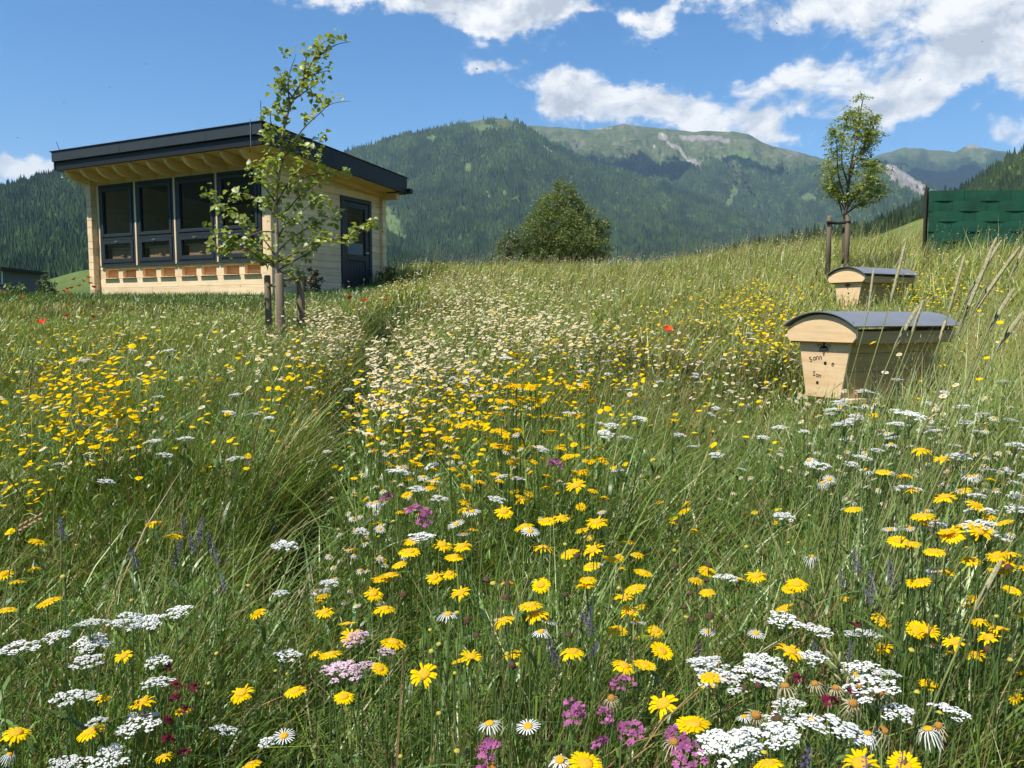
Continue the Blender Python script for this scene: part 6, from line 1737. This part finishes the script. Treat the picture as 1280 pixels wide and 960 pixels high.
for k, (a, b_, d) in enumerate(EARS):
    p, q = at(a[0], a[1], d), at(b_[0], b_[1], d * 1.02)
    z0 = float(gz(p.x, p.y)); h = p.z - z0; sl = (q - p)
    bx = p.x - min(.5, .28 * h * abs(sl.x / max(sl.z, .02)) ** .5 + .05); base_ = Vector((bx, p.y - .03, float(gz(bx, p.y))))
    lab = {0: 'tall timothy ear rising in front of the farther beehive', 1: 'timothy ear crossing the side of the near beehive', 10: 'thin timothy ear left of the tall one before the farther beehive', 13: 'pale timothy ear low at the right edge above the paired yellow daisies'}.get(k, 'tan timothy ear leaning right in the tall grass beside the beehives')
    t = thing('timothy_grass', lab, 'grass stalk', base_, 0, None if k in (0, 1, 10, 13) else 'timothy ears right of the beehives')
    pl_, ql = p - base_, q - base_
    pts = curve_pts([(0, 0, 0), (pl_.x * .35, pl_.y * .4, pl_.z * .5), pl_, pl_ + (ql - pl_) * .3], 4)
    MB().tube(pts, .0016, 5).build('stem', M_TSTEM, t, smooth=True)
    ear_mesh(pl_, ql, .0052, k).build('ear', M_EAR, t)
    lv, lq, lt, lc = blades(np.array([[pl_.x * .3, pl_.y * .3, pl_.z * .45]]), np.array([.22]), np.array([.007]), np.array([.9]), np.array([rr.uniform(-.5, .9)]), np.array([.3]), 6, np.array([[.10, .18, .04]]), np.array([[.15, .24, .06]]), np.random.default_rng(k))
    link(bpy.data.objects.new('leaf', mesh_np('leaf', lv, [lq, lt], M_GRASS, True, lc)), t)
# the bearded ear in the middle right, and the reddish ear at the left edge
def spikelet_ear(name, a, b_, d, lab, mat, cat, w=.007, n=18):
    p, q = at(a[0], a[1], d), at(b_[0], b_[1], d); bx = p.x - .12; z0 = float(gz(bx, p.y)); base_ = Vector((bx, p.y, z0))
    t = thing(name, lab, cat, base_); pl_, ql = p - base_, q - base_
    MB().tube(curve_pts([(0, 0, 0), (pl_.x * .4, pl_.y * .5, pl_.z * .55), pl_, ql], 4), .0016, 5).build('stem', M_TSTEM, t, smooth=True)
    ax_ = (ql - pl_).normalized(); sd_ = ax_.cross(Vector((0, 1, 0))).normalized(); L_ = (ql - pl_).length
    sm = MB().hexa([(-.0015, -.0015, 0), (.0015, -.0015, 0), (.0015, .0015, 0), (-.0015, .0015, 0), (-.0006, -.0006, .018), (.0006, -.0006, .018), (.0006, .0006, .018), (-.0006, .0006, .018)])
    sm = MB(); sm.tube([(0, 0, 0), (0, 0, .006), (0, 0, .013), (0, 0, .019)], [.0008, w * .36, w * .32, .0004], 5)
    me = sm.mesh('spikelet', mat, True)
    for i in range(n):
        o = link(bpy.data.objects.new('spikelet', me), t); o.location = pl_ + ax_ * L_ * i / n + sd_ * (.002 if i % 2 else -.002)
        dd = (ax_ + sd_ * (.42 if i % 2 else -.42)).normalized(); o.rotation_euler = dd.to_track_quat('Z', 'Y').to_euler(); s = L_ / n / .013; o.scale = (max(1, s * .8),) * 2 + (s * 1.3,)
M_RYE = mat_basic('rye_ear', (.30, .33, .13), .8, .3, 60); M_REDEAR = mat_basic('reddish_ear', (.42, .24, .15), .85, .3, 60)
spikelet_ear('rye_grass', (1036, 648), (1115, 573), 1.9, 'green rye ear with two rows of spikelets leaning right in the middle of the tall grass', M_RYE, 'grass stalk', .010, 16)
spikelet_ear('rye_grass', (1072, 905), (1042, 815), 1.1, 'straw coloured ear standing before the ox-eye daisy at the lower right', mat_basic('straw_ear', (.45, .38, .22), .8, .3, 60), 'grass stalk', .006, 12)
spikelet_ear('brome_grass', (22, 662), (53, 645), 1.7, 'reddish drooping grass ear near the left edge', M_REDEAR, 'grass stalk', .010, 10)

# sprigs on the green roof
hp = Heap(); r = np.random.default_rng(61)
sx = np.concatenate([r.normal(-2.9, .18, 40), r.normal(-4.0, .10, 12), r.uniform(-4.9, .3, 60)]); n = len(sx)
sy = r.uniform(-.55, .6, n)
wp = np.array([list(cabin.matrix_basis @ Vector((a_, b_, roofz(b_) + .335))) for a_, b_ in zip(sx, sy)])
hp.add(*blades(wp, r.uniform(.04, .17, n), np.full(n, .010), r.uniform(.1, .6, n), r.uniform(0, 6.28, n), r.uniform(0, .2, n), 2, np.tile((.20, .24, .06), (n, 1)), np.tile((.30, .24, .10), (n, 1)), r))
hp.build('roof_plants', M_GRASS, 'small sprigs of stonecrop and grass on the flat roof', 'plants')

# bees in the air
M_BEE = mat_basic('bee_body', (.03, .02, .012), .6, .2)
M_WING = mat_leaf('bee_wing', False, (.4, .4, .4), .5)
bm_ = MB(); bm_.tube([(-.007, 0, 0), (-.004, 0, 0), (0, 0, 0), (.002, 0, .0005), (.005, 0, .0005), (.007, 0, 0)], [.0008, .0026, .0028, .0016, .0026, .0008], 6)
bw = MB(); bw.add([(.001, .001, .002), (-.003, .010, .003), (-.006, .009, .003), (-.003, .002, .002)], [(0, 1, 2, 3)]); bw.add([(.001, -.001, .002), (-.003, -.010, .003), (-.006, -.009, .003), (-.003, -.002, .002)], [(0, 1, 2, 3)])
b1, w1 = bm_.mesh('body', M_BEE, True), bw.mesh('wings', M_WING)
for x, y, d in ((182, 80, 6), (137, 109, 7), (22, 172, 7), (448, 4, 5), (530, 2, 6), (572, 92, 7), (596, 86, 5), (555, 100, 8), (926, 19, 6), (971, 29, 6), (977, 20, 7), (820, 61, 6), (1150, 100, 7), (1228, 52, 7), (80, 128, 8)):
    t = thing('flying_bee', 'tiny dark bee flying in the air above the meadow', 'bee', at(x, y, d), rr.uniform(0, 6.28), 'bees in the air')
    link(bpy.data.objects.new('body', b1), t); link(bpy.data.objects.new('wings', w1), t)
